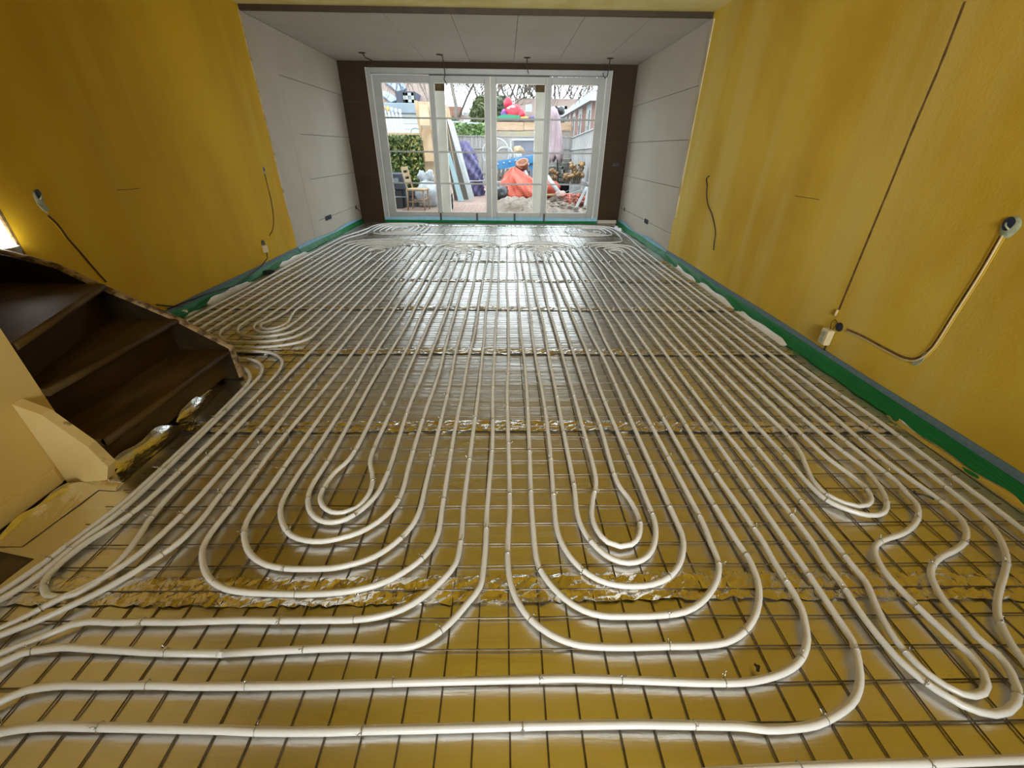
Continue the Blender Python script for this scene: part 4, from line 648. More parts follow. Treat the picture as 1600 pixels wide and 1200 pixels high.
MB().box(XL+.002, XL+.045, sw.y-.03, sw.y+.03, sw.z-.055, sw.z+.03, .004).build('body', M['socket'], t)
MB().lathe([(.001, 0), (.03, 0), (.034, .004), (.034, .008)], (0, 0, 0), 16).build('black_rim', M['black'], t).matrix_basis = Matrix.Translation((XL+.002, sw.y+.02, sw.z+.055)) @ Matrix.Rotation(PI/2, 4, 'Y')
b = MB().tube([(XL+.03, sw.y, sw.z-.05), (XL+.04, sw.y-.04, sw.z-.12), (XL+.05, sw.y-.25, .10), (XL+.06, sw.y-.55, .07), (XL+.075, sw.y-.9, .05), (XL+.05, sw.y-1.3, .09), (XL+.03, sw.y-1.8, .11)], .006, 7)
b.build('cable', M['rubber'], t)
cable_on('black_cable', 'black cable lying along the foam strip behind the stair string', [(243, 476), (262, 478), (280, 479), (300, 477)], 'L', .006, M['rubber'])
cable_on('scored_line', 'faint reddish scratch high on the left yellow wall', [(183, 297), (200, 296), (219, 294)], 'L', .002, M['trim_dark'], 0)
# sockets in the grey plasterboard
def gangs(lbl, c, n, axis, s, w_=.07, m=M['blackblue']):
    t = thing('socket_box', lbl, 'socket box', c)
    for i in range(n):
        o = (i-(n-1)/2)*w_
        b = MB()
        if axis == 'y': b.box(min(c.x, c.x+s*.006), max(c.x, c.x+s*.006), c.y+o-w_*.44, c.y+o+w_*.44, c.z-.035, c.z+.035, .002)
        else: b.box(c.x+o-w_*.44, c.x+o+w_*.44, c.y-.006, c.y, c.z-.035, c.z+.035, .002)
        g = b.build('flush_box', m, t)
        k = MB()
        if axis == 'y': k.box(min(c.x+s*.006, c.x+s*.009), max(c.x+s*.006, c.x+s*.009), c.y+o-.012, c.y+o+.012, c.z-.016, c.z+.016)
        else: k.box(c.x+o-.012, c.x+o+.012, c.y-.009, c.y-.006, c.z-.016, c.z+.016)
        k.build('terminal', M['black'], g)
    return t
gangs('row of four dark flush boxes low in the left plasterboard', onX(513, 340, XL), 4, 'y', 1)
t = gangs('single dark flush box with loose wires in the far left corner', onX(556, 324, XL), 1, 'y', 1)
v = onX(556, 324, XL)
MB().tube([v+Vector((.01, 0, 0)), v+Vector((.06, -.02, -.05)), v+Vector((.09, .02, -.12)), v+Vector((.12, .03, -.06)), v+Vector((.09, .01, -.02))], .006, 6).build('loose_wire', M['rubber'], t)
gangs('row of three dark flush boxes low in the right plasterboard', onX(1010, 346, XR), 3, 'y', -1)
gangs('single dark flush box in the right plasterboard near the garden doors', onX(976, 327, XR), 1, 'y', -1, .06)
t = gangs('dark flush box with wires right of the garden doors', at(962, 257, YF), 2, 'x', -1, .075, M['black'])
v = at(962, 257, YF)
MB().tube([v+Vector((-.1, -.01, -.02)), v+Vector((-.03, -.03, .04)), v+Vector((.04, -.03, -.03)), v+Vector((.11, -.02, .03))], .006, 6).build('loose_wire', M['rubber'], t)
# wires hanging from the ceiling over the doors
wl_ = ['leftmost curled wire end hanging from the ceiling before the doors', 'long dark wire hanging from the ceiling over the second door panel', 'dark wire hanging from the ceiling over the third door panel', 'dark hooked wire hanging from the ceiling at the right end of the doors']
WP = [[(-2.36, 8.55, 2.713), (-2.33, 8.6, 2.66), (-2.25, 8.7, 2.63), (-2.25, 8.72, 2.57), (-2.3, 8.7, 2.55), (-2.32, 8.66, 2.58)],
      [(-1.10, 8.6, 2.713), (-1.06, 8.62, 2.70), (-1.04, 8.65, 2.6), (-1.04, 8.7, 2.45), (-1.06, 8.7, 2.40), (-1.03, 8.72, 2.33)],
      [(.36, 8.75, 2.713), (.36, 8.77, 2.64), (.37, 8.78, 2.56), (.39, 8.78, 2.50)],
      [(1.76, 8.7, 2.713), (1.76, 8.72, 2.6), (1.75, 8.74, 2.48), (1.72, 8.75, 2.45), (1.68, 8.74, 2.47), (1.67, 8.73, 2.52)]]
for l, p in zip(wl_, WP):
    t = thing('hanging_wire', l, 'wire', p[0], 'wires over the garden doors')
    MB().tube(p, .008, 6).build('wire_lead', M['rubber'], t)
    MB().lathe([(.06, 0), (.055, -.006), (.02, -.012), (.0, -.012)], (p[0][0], p[0][1], HC), 12).build('ceiling_hole_ring', M['trim_dark'], t)
# bits lying on the mesh
def bit(lbl, px, m, L_=.06, a=0, n='debris_clip'):
    g = ground(px[0], px[1], .012); b = MB()
    d = Vector((math.cos(a), math.sin(a), 0))*L_/2
    b.tube([g-d+Vector((0, 0, .006)), g-d*.3+Vector((0, 0, .012)), g+d*.4+Vector((0, 0, .010)), g+d+Vector((0, 0, .004))], .004, 6)
    b.tube([g-d+Vector((0, 0, .006)), g-d+Vector((.01, .014, .010))], .004, 6)
    tag(b.build(n, m), lbl, 'clip')
bit('small black clip lying between the pipes at the right', (1443, 777), M['black'], .07, -.5)
bit('tiny dark hook on the foil near the right wall', (1147, 532), M['black'], .06, -.3)
bit('tiny dark splinter on the foil at the lower right', (1181, 1045), M['rubber'], .02, 1.4)
for i, (x, y, l) in enumerate(((420, 425, 'black scrap of film beside the left foam strip, nearer the stairs'), (432, 398, 'black scrap of film beside the left foam strip under the small socket'))):
    g = ground(x, y, .02); b = MB().blob(g, .07, .05, .018, .3, 14, 8, i, 4); tag(b.build('film_scrap', M['black']), l, 'scrap')

# ---------------------------------------------------------------- the garden
GZ = .10
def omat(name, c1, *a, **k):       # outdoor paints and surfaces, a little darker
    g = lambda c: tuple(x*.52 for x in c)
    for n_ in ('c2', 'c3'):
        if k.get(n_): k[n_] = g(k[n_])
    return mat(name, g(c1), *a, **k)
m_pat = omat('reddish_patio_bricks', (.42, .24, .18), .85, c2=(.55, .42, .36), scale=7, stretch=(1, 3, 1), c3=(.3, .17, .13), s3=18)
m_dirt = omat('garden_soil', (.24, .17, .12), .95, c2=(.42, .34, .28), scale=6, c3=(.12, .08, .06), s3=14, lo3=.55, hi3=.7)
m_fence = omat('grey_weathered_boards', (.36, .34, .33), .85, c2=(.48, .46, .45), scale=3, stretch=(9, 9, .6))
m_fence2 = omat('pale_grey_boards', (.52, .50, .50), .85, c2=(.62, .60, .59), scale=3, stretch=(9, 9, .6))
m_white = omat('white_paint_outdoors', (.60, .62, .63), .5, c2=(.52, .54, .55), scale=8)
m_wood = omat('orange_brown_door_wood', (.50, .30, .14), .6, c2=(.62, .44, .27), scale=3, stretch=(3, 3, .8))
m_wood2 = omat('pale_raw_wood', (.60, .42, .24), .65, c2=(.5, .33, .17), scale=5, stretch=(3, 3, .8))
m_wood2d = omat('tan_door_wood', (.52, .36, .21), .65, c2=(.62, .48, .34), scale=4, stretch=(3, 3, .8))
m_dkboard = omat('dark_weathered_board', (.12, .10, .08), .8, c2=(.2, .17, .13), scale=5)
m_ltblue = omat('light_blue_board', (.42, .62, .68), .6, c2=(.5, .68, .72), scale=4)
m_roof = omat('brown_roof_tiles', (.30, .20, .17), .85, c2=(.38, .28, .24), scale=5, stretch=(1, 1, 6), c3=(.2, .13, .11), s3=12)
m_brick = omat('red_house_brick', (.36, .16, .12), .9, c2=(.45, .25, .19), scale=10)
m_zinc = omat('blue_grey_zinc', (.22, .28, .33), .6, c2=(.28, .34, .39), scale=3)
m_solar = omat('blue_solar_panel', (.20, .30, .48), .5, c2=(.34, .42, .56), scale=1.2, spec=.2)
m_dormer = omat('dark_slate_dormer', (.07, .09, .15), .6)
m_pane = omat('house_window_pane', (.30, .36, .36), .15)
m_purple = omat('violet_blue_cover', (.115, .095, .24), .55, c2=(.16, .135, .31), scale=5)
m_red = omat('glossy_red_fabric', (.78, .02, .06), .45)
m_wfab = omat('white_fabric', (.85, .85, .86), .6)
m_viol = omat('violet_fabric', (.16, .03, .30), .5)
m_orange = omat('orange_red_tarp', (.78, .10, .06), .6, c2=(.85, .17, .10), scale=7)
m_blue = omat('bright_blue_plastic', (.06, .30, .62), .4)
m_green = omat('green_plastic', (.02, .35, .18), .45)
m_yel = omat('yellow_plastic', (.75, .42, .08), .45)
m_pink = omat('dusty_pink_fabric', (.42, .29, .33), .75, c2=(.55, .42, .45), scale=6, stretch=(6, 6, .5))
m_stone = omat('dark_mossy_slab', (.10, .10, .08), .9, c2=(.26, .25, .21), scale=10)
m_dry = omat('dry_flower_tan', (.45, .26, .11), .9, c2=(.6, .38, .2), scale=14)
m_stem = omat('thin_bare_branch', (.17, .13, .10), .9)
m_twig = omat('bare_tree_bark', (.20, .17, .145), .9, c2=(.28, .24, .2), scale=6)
m_leafA = omat('variegated_leaf', (.10, .16, .03), .6, c2=(.50, .47, .13), scale=9, lo=.5, hi=.6)
m_leafB = omat('olive_leaf', (.13, .17, .06), .7, c2=(.24, .26, .12), scale=4)
m_terra = omat('terracotta', (.50, .20, .11), .8, c2=(.6, .3, .2), scale=9)
m_mesh = omat('orange_net', (.72, .20, .14), .7)
m_bag = omat('white_plastic_bag', (.74, .77, .82), .4, c2=(.55, .6, .68), scale=9)
m_roofwood = omat('orange_fascia_wood', (.62, .38, .22), .7, c2=(.70, .50, .34), scale=4, stretch=(1, 1, 5))
m_grit = omat('beige_shed_wall', (.50, .43, .33), .9, c2=(.42, .37, .3), scale=12, c3=(.55, .45, .2), s3=3)

def quadbox(name, p, th, m, parent=None):      # board with four picked corners, thickness along y
    b = MB(); vs = [tuple(v) for v in p] + [(v[0], v[1]+th, v[2]) for v in p]
    b.add(vs, [(0,1,2,3),(7,6,5,4),(0,4,5,1),(1,5,6,2),(2,6,7,3),(3,7,4,0)])
    return b.build(name, m, parent)
def A4(c, Y0, Y1=None):                          # corners TL TR BR BL; top leans back to Y1
    Y1 = Y0 if Y1 is None else Y1
    return [at(*c[0], Y1), at(*c[1], Y1), at(*c[2], Y0), at(*c[3], Y0)]

# ground
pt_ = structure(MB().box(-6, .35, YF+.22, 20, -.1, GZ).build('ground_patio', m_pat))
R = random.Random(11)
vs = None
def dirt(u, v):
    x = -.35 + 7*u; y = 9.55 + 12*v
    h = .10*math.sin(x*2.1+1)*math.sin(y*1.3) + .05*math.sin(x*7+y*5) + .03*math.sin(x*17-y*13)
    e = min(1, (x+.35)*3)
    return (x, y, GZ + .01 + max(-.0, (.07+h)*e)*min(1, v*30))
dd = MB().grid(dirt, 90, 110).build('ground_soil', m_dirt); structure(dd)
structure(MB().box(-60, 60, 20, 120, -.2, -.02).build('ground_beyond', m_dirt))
# brick rows of the nearest part of the patio
bm_ = MB().box(-.098, .098, -.047, .047, -.01, .012, .004).mesh('patio_brick'); bm_.materials.append(m_pat)
for j in range(14):
    for i in range(12):
        x = -2.3 + i*.2 + (.1 if j % 2 else 0); y = 10.1 + j*.1
        if -2.4 < x < .3: inst('brick', bm_, pt_, Matrix.Translation((x, y, GZ+.001+R.uniform(0, .004))))

# --- boundary fences
def boards(name, lbl, p0, p1, n, h0, h1, m, rail=True, gap=.012):
    p0, p1 = Vector(p0), Vector(p1); d = (p1-p0)/n; t = thing(name, lbl, 'fence', p0)
    R = random.Random(n); u = d.normalized(); nn = Vector((-u.y, u.x, 0))
    for i in range(n):
        a = p0+d*i+u*gap/2; b = p0+d*(i+1)-u*gap/2; f_ = (i+.5)/n; h = h0+(h1-h0)*f_+R.uniform(-.02, .02)
        o = nn*(.012*(i % 2))
        q = MB().add([a+o, b+o, b+o+nn*.02, a+o+nn*.02] + [v+Vector((0, 0, h)) for v in (a+o, b+o, b+o+nn*.02, a+o+nn*.02)],
                     [(3,2,1,0),(4,5,6,7),(0,1,5,4),(1,2,6,5),(2,3,7,6),(3,0,4,7)])
        q.build('board', m, t)
    if rail:
        for z in (.35, .8):
            MB().beam(p0+Vector((0, 0, h0*z))-nn*.02, p1+Vector((0, 0, h1*z))-nn*.02, .05, .03, nn).build('rail', m, t)
        MB().beam(p0+Vector((0, 0, h0+.02)), p1+Vector((0, 0, h1+.02)), .03, .06, nn).build('cap_rail', m_white if m is m_fence2 else m, t)
    return t
bl, br = at(700, 213, 18), at(884, 217, 18)
boards('board_fence', 'grey vertical board fence across the back of the garden', (bl.x, 18, GZ-.2), (br.x+.3, 18, GZ-.2), 34, bl.z-GZ+.2, br.z-GZ+.25, m_fence)
a, b = at(884, 216, 18), at(930, 200, 11.5)
boards('board_fence', 'pale grey board fence along the right side of the garden', (a.x+.25, 18, GZ-.2), (b.x+.05, 11.2, GZ-.2), 36, a.z-GZ+.2, b.z-GZ+.2, m_fence2)
# blue grey panel and white rail in front of the back fence
quadbox('slate_board', A4([(803, 219), (846, 219), (846, 293), (803, 293)], 17.6), .05, omat('slate_blue_panel', (.22, .23, .31), .7)); tag(bpy.context.scene.objects['slate_board'], 'slate blue panel leaning on the back fence under a white rail', 'panel')
wt = MB(); P = [at(798, 294, 17.5), at(798, 218, 17.5), at(850, 218, 17.5)]
wt.beam(P[0], P[1], .06, .05); wt.beam(P[1], P[2], .06, .05); tag(wt.build('white_rail', m_white), 'white angled rail in front of the back fence', 'rail')
# climbing green behind the fence on the left
def leaves(n, fn, size, seed):
    R = random.Random(seed); b = MB()
    for _ in range(n):
        c = Vector(fn(R)); a = Vector((R.uniform(-1, 1), R.uniform(-1, 1), R.uniform(-1, 1))).normalized(); e = a.cross(Vector((R.uniform(-1, 1), R.uniform(-1, 1), R.uniform(-1, 1)))).normalized(); s = size*R.uniform(.6, 1.2)
        b.add([c-a*s, c+e*s*.45+a*s*.1, c+a*s, c-e*s*.45+a*s*.1], [(0, 1, 2, 3)])
    return b
c0, c1_ = at(712, 210, 18.4), at(757, 203, 18.4)
t = thing('climbing_plant', 'green climbing plant on top of the back fence behind the violet cover', 'plant', (c0.x, 18.3, c0.z))
leaves(420, lambda R: (R.uniform(c0.x, c1_.x), 18.3+R.uniform(-.2, .2), c0.z+R.uniform(-.15, .35)), .09, 4).build('foliage', omat('fresh_green_leaf', (.16, .30, .07), .6, c2=(.25, .38, .12), scale=5), t, 'stuff')
MB().beam((c0.x-.3, 18.3, c0.z+.42), (c1_.x+.3, 18.3, c1_.z+.18), .05, .05).build('top_rail', m_white, t)

# --- left: white shed and house
def facade(name, x0, x1, y0, y1, z0, z1, m, parent): return MB().box(x0, x1, y0, y1, z0, z1).build(name, m, parent)
s0, s1 = at(610, 214, 16), at(656, 178, 16)
t = thing('white_shed', 'white boarded shed with blue grey flat roof edge behind the hedge', 'shed', (s0.x, 16, GZ))
z = GZ
k = 0
while z < s1.z-.05:
    MB().box(s0.x-2, s1.x, 16, 16.03+.012*(k % 2), z, min(z+.15, s1.z)-.008).build('siding_board', m_white, t); z += .15; k += 1
MB().box(s0.x-2, s1.x-.02, 16.05, 20, GZ, s1.z).build('wall', m_white, t)
zt = at(630, 161, 15.9).z
MB().box(s0.x-2, s1.x+.05, 15.85, 20, s1.z, zt, .02).build('roof_edge', m_zinc, t)
hb0, hb1 = at(585, 170, 30), at(668, 147, 30)
t = thing('gable_house', 'brown roofed house with solar panels and a dark dormer at the upper left', 'house', (hb0.x, 30, 0))
Yh = 30
ez = at(640, 172, Yh).z; rz_ = at(662, 147, Yh+4).z + .1
xr = at(669, 150, Yh).x
MB().box(hb0.x-6, xr, Yh+.2, Yh+8, 0, ez).build('wall', m_brick, t)
MB().prism([(Yh-.3, ez-.1), (Yh+4, rz_+1.0), (Yh+8.3, ez-.1), (Yh+8.3, ez-.3), (Yh-.3, ez-.3)], 'x', hb0.x-6, xr).build('roof', m_roof, t)
def onroof(px, py):         # point on the front roof slope
    n = Vector((0, -(rz_+1.1-ez), 4.3)); p0 = Vector((0, Yh-.3, ez-.1)); d = ray(px, py); o = Vector((0, 0, CAMH))
    return o + d*((p0-o).dot(n)/d.dot(n))
for c in ([(601, 130), (618, 129), (634, 142), (622, 146)], [(592, 146), (606, 146), (624, 158), (612, 163)], [(618, 130), (631, 133), (636, 141), (629, 143)]):
    P = [onroof(*p)+Vector((0, -.12, .1)) for p in c]
    b = MB(); b.add([tuple(p) for p in P]+[tuple(p+Vector((0, .06, -.08))) for p in P], [(0,1,2,3),(7,6,5,4),(0,4,5,1),(1,5,6,2),(2,6,7,3),(3,7,4,0)]); b.build('solar_panel', m_solar, t)
d0, d1 = at(620, 162, Yh-.5), at(648, 143, Yh-.5)
d_ = MB().box(d0.x, d1.x, Yh-.5, Yh+3, d0.z, d1.z).build('dormer', m_dormer, t)
w0, w1 = at(631, 160, Yh-.6), at(646, 145, Yh-.6)
b = MB(); e = .14
b.box(w0.x, w1.x, Yh-.62, Yh-.5, w0.z, w0.z+e); b.box(w0.x, w1.x, Yh-.62, Yh-.5, w1.z-e, w1.z)
for x in (w0.x, (w0.x*.68+w1.x*.32)-e/2, w1.x-e): b.box(x, x+e, Yh-.62, Yh-.5, w0.z, w1.z)
b.build('window_frame', m_white, d_)
MB().box(w0.x+.05, w1.x-.05, Yh-.56, Yh-.52, w0.z+.05, w1.z-.05).build('window_pane', m_pane, d_)
q0 = at(664, 150, Yh+3)
MB().box(q0.x-.25, q0.x+.15, Yh+3, Yh+3.6, q0.z-1, q0.z+1.1).build('chimney', m_dkboard, t)

# --- middle: roof with a skylight, behind the fence
a, b = at(700, 206, 27), at(760, 182, 30)
t = thing('low_house', 'low brown roofed house with a skylight behind the left of the back fence', 'house', (a.x, 27, 0))
MB().prism([(27, a.z-.1), (30.5, b.z+.1), (34, a.z-.1)], 'x', a.x-.6, b.x+2).build('roof', m_roof, t)
MB().box(a.x-.4, b.x+1.8, 27.3, 33.7, 0, a.z-.05).build('wall', m_brick, t)
MB().box(a.x+.6, b.x+1.5, 30.3, 30.7, b.z+.0, b.z+.22).build('ridge', m_white, t)
k0 = at(727, 199, 27.9); k1 = at(735, 191, 28.8)
b = MB(); b.add([(k0.x, 27.9, k0.z), (k1.x+.1, 27.9, k0.z), (k1.x, 28.9, k1.z), (k0.x-.15, 28.9, k1.z)] + [(k0.x, 27.7, k0.z+.08), (k1.x+.1, 27.7, k0.z+.08), (k1.x, 28.7, k1.z+.12), (k0.x-.15, 28.7, k1.z+.12)], [(0,1,2,3),(7,6,5,4),(4,5,1,0),(5,6,2,1),(6,7,3,2),(7,4,0,3)])
b.build('skylight', m_white, t)
q0 = at(708, 180, 30); MB().box(q0.x-.5, q0.x+.5, 29.9, 30.8, q0.z-.5, q0.z+.45).build('chimney', m_brick, t)

# --- garden shed with the things on its roof
s0, s1 = at(771, 214, 20), at(893, 191, 20)
t = thing('flat_roof_shed', 'beige shed with an orange wooden roof edge behind the back fence', 'shed', (s0.x, 20, 0))
MB().box(s0.x, s1.x, 20, 23, 0, s1.z-.32).build('wall', m_grit, t)
zz = s1.z; xm_ = at(818, 190, 20).x
MB().box(s0.x-.05, xm_, 19.93, 20.0, zz-.32, zz-.02, .01).build('fascia_board', m_roofwood, t)
MB().box(xm_+.01, s1.x, 19.95, 20.0, zz-.30, zz, .01).build('fascia_board', m_roofwood, t)
MB().box(s0.x, xm_+.7, 19.95, 19.99, zz-.52, zz-.34, .01).build('fascia_board', m_grit, t)
MB().box(s0.x-.05, s1.x-.3, 19.92, 23, zz, zz+.06).build('roof_felt', m_dkboard, t)
zr = zz+.06
p = at(794, 186, 20.6)
t = thing('plastic_tray', 'green plastic tray with a yellow end on the shed roof', 'tray', (p.x, 20.6, zr))
e1 = at(812, 188, 20.5).x; e0 = at(776, 188, 20.5).x; e2 = at(825, 188, 20.5).x
MB().prism([(e0, zr+.0), (e1, zr+.0), (e1, zr+.17), (e0+.3, zr+.2), (e0, zr+.1)], 'y', 20.2, 21).build('tray_body', m_green, t)
MB().box(e1, e2, 20.25, 20.95, zr, zr+.13, .03).build('tray_end', m_yel, t)
MB().box(e2+.05, at(843, 188, 20.5).x, 20.2, 20.9, zr, zr+.16, .04).build('roll', omat('dull_violet_roll', (.16, .14, .28), .7)); tag(S.objects['roll'], 'dull violet roll lying on the shed roof beside the yellow tray end', 'roll')
def im(px, py): return at(px, py, 20.5)
t = thing('inflatable_decoration', 'red and white inflatable garden decoration sitting on the shed roof', 'inflatable', (im(800, 185).x, 20.5, zr+.17))
c = im(803, 176); MB().blob(c, .34, .28, .30, .06, 18, 12, 1).build('body', m_red, t)
c = im(812, 179); MB().blob(c, .24, .24, .22, .05, 14, 9, 2).build('side_lobe', m_red, t)
c = im(801, 169); MB().blob(c, .30, .22, .13, .05, 16, 9, 3).build('white_band', m_wfab, t)
c = im(794, 162); MB().blob(c, .19, .18, .22, .05, 14, 9, 4).build('top_lobe', m_red, t)
c = im(788, 180); MB().blob(c, .17, .16, .17, .03, 14, 9, 5).build('parcel', m_viol, t)
c = im(788, 174); MB().blob(c, .1, .1, .09, .03, 12, 8, 6).build('parcel_bow', omat('pink_fabric', (.7, .12, .4), .5), t)

# --- right: the row of houses
a, b = at(812, 192, 44), at(912, 157, 48)
t = thing('terrace_house', 'brown roofed terrace with a white framed dormer window behind the shed', 'house', (a.x, 44, 0))
MB().prism([(44, a.z-.2), (49, b.z+.2), (54, a.z-.2)], 'x', at(806, 190, 44).x, at(912, 190, 44).x).build('roof', m_roof, t)
MB().box(a.x+.2, at(910, 190, 44).x, 44.4, 53.6, 0, a.z-.1).build('wall', m_brick, t)
w0, w1 = at(866, 182, 43.5), at(886, 166, 43.5)
d_ = MB().box(w0.x, w1.x, 43.6, 48, w0.z-.3, w1.z).build('dormer', m_zinc, t)
b = MB(); e = .22
b.box(w0.x, w1.x, 43.4, 43.6, w0.z, w0.z+e); b.box(w0.x, w1.x, 43.4, 43.6, w1.z-e, w1.z)
for x in (w0.x, w1.x-e): b.box(x, x+e, 43.4, 43.6, w0.z, w1.z)
b.build('window_frame', m_white, d_); MB().box(w0.x+.1, w1.x-.1, 43.5, 43.58, w0.z+.1, w1.z-.1).build('window_pane', m_pane, d_)
q = MB(); g = at(826, 169, 45.5); q.box(g.x-.3, g.x+.3, 45.3, 45.5, g.z-.3, g.z+.3); q.build('roof_window', m_white, t)
# facade running towards the camera on the far right
def side(px, py, X): return onX(px, py, X)
XF_ = at(884, 180, 38).x
Ya = 38.; Xa = XF_; pb = at(930, 168, 17.5); Xb = pb.x
def FX(y): return Xa + (Xb-Xa)*(Ya-y)/(Ya-17.5)
gz0 = at(884, 180, 38).z; gz1 = at(930, 153, 17.5).z
t = thing('side_terrace', 'red brick and white panelled house row at the upper right with a white gutter', 'house', (Xa, Ya, 0))
def fz(y): return gz0 + (gz1-gz0)*(Ya-y)/(Ya-17.5)
ns_ = 10
for i in range(ns_):
    y0 = Ya + (16.5-Ya)*i/ns_; y1 = Ya + (16.5-Ya)*(i+1)/ns_
    b = MB(); vs = [(FX(y0), y0, 0), (FX(y1), y1, 0), (FX(y1), y1, fz(y1)), (FX(y0), y0, fz(y0))]
    b.add(vs + [(v[0]+.4, v[1], v[2]) for v in vs], [(0,1,2,3),(7,6,5,4),(3,2,6,7),(0,3,7,4),(1,5,6,2)])
    pn = b.build('wall_bay', m_brick if i % 2 else m_white, t)
    if i % 2 == 0:
        u0, u1 = y0*.75+y1*.25, y0*.25+y1*.75
        for (za, zb) in ((.35, .52), (.6, .9)):
            vs = [(FX(u0)-.04, u0, fz(u0)*za), (FX(u1)-.04, u1, fz(u1)*za), (FX(u1)-.04, u1, fz(u1)*zb), (FX(u0)-.04, u0, fz(u0)*zb)]
            MB().add(vs + [(v[0]+.05, v[1], v[2]) for v in vs], [(0,1,2,3),(7,6,5,4),(3,2,6,7),(0,4,5,1),(0,3,7,4),(1,5,6,2)]).build('window_pane', m_pane, pn)
MB().beam((FX(Ya)-.2, Ya, fz(Ya)), (FX(16.5)-.2, 16.5, fz(16.5)), .25, .2, (1, 0, 0)).build('gutter', m_white, t)

# --- trees
def tree(lbl, base, h, seed, r=.09, spread=.55, depth=4, droop=0., lean=0., trunk=.35, group='bare trees behind the houses'):
    R = random.Random(seed); t = thing('bare_tree', lbl, 'tree', base, group); tr = MB(); tw = MB()
    def grow(p, d, L_, r_, n):
        pts = [p]; q = Vector(p); dd_ = Vector(d)
        k = 4 if n < depth else 5
        for i in range(k):
            dd_ = (dd_ + Vector((R.uniform(-.16, .16), R.uniform(-.16, .16), R.uniform(-.08, .14) - (droop*.28 if n >= 2 else 0)))).normalized(); q = q + dd_*(L_/k); pts.append(q.copy())
        rad = [r_*(1-.45*i/k) for i in range(k+1)]
        (tr if n == 0 else tw).tube(pts, rad, 6 if n == 0 else 3, False)
        if n >= depth: return
        m = 5 if n == 0 else R.randint(3, 4)
        for j in range(m):
            s_ = R.uniform(.35, 1.) if n else R.uniform(.4, 1.)
            i = min(k-1, int(s_*k)); b_ = pts[i].lerp(pts[i+1], s_*k-i)
            a = R.uniform(0, 6.28); nd = (dd_*1.0 + Vector((math.cos(a)*spread*1.3, math.sin(a)*spread*1.3, R.uniform(-.1, .35)))).normalized()
            grow(b_, nd, L_*R.uniform(.55, .8), max(r_*.55, .014), n+1)
    grow(Vector(base), Vector((lean, 0, 1)), h*trunk, r, 0)
    tr.build('trunk', m_twig, t); tw.build('branches', m_stem, t, 'stuff')
def tb(px, Y, z=0): v = at(px, 230, Y); return (v.x, Y, z)
tree('bare tree with fine drooping twigs seen through the second door panel', tb(722, 24), 12.5, 3, 0.121, .75, 5, droop=1.0, trunk=.5)
tree('bare tree left of the middle door post', tb(748, 33), 11.5, 5, 0.121, .6, 5)
tree('bare tree rising directly above the inflatable decoration', tb(793, 50), 17, 6, 0.204, .5, 5)
tree('bare tree rising just right of the inflatable decoration', tb(818, 54), 18, 8, 0.204, .5, 5)
tree('bare tree behind the outer post of the third door panel', tb(842, 52), 16, 9, 0.186, .55, 5)
tree('bare tree above the white framed dormer window', tb(872, 56), 19, 12, 0.223, .5, 5)
tree('bare tree above the right half of the terrace roof', tb(902, 55), 17.5, 14, 0.204, .55, 5)
tree('bare tree at the upper right corner of the doors', tb(925, 50), 16, 15, 0.186, .55, 5)
tree('thin bare tree above the solar panel house', tb(650, 44), 13, 16, 0.149, .6, 5)
def bush(lbl, px0, px1, py0, py1, Y, n, size, m, seed):
    a, b = at(px0, py1, Y), at(px1, py0, Y); c = (a+b)/2; rx, rz2 = (b.x-a.x)/2, (b.z-a.z)/2
    t = thing('evergreen', lbl, 'tree', (c.x, Y, 0), 'evergreens')
    def f(R):
        while True:
            v = Vector((R.uniform(-1, 1), R.uniform(-1, 1), R.uniform(-1, 1)))
            if .25 < v.length < 1: return (c.x+v.x*rx, Y+v.y*rx, c.z+v.z*rz2)
    leaves(n, f, size, seed).build('foliage', m, t, 'stuff')
    MB().tube([(c.x, Y, 0), (c.x, Y, c.z)], .09, 8).build('trunk', m_twig, t)
bush('olive green evergreen left of the middle door post', 737, 768, 152, 212, 25, 1300, .2, m_leafB, 5)
bush('dark evergreen behind the left of the inflatable decoration', 772, 800, 150, 192, 28, 1000, .2, omat('grey_green_leaf', (.12, .17, .10), .7, c2=(.22, .26, .17), scale=3), 6)
bush('small green bush between the leaning boards and the low house', 701, 714, 183, 206, 22, 350, .12, m_leafB, 7)

# --- hedge box and what stands before it
a, b = at(603, 290, 11.6), at(654, 213, 11.6)
t = thing('hedge_box', 'square block of variegated green hedge behind the chairs', 'hedge', (a.x, 12, GZ))
x0, x1, zt = a.x-.3, b.x, b.z
MB().box(x0+.06, x1-.06, 11.72, 12.5, GZ, zt-.08).build('core', omat('dark_hedge_core', (.03, .045, .012), .9), t)
def hf(R):
    k = R.random()
    if k < .62: return (R.uniform(x0, x1), 11.62+R.uniform(-.06, .1), R.uniform(GZ+.25, zt))
    if k < .82: return (x1+R.uniform(-.1, .06), R.uniform(11.6, 12.5), R.uniform(GZ+.2, zt))
    return (R.uniform(x0, x1), R.uniform(11.6, 12.5), zt+R.uniform(-.12, .04))
leaves(3200, hf, .062, 8).build('foliage', m_leafA, t, 'stuff')
MB().box(x0, x1+.02, 11.6, 11.66, zt+.03, zt+.07).build('top_bar', m_wood2, t)
for i in range(5):
    p0 = at(599+i*6.3, 165+i*1.6, 13.2); p1 = at(622+i*4.6, 262, 12.75)
    d = (p1-p0); p1b = p0 + d*((GZ-p0.z)/d.z)
    o = MB().tube([p1b, p0], .035, 8).build('white_pole', m_white)
    tag(o, ['leftmost', 'second', 'third', 'fourth', 'rightmost'][i] + ' of the five white poles leaning behind the hedge', 'pole', 'white poles behind the hedge')
    MB().tube([p0, p0-(p0-p1b).normalized()*.12], .037, 8).build('pole_tip', m_yel if i < 2 else m_white, o)
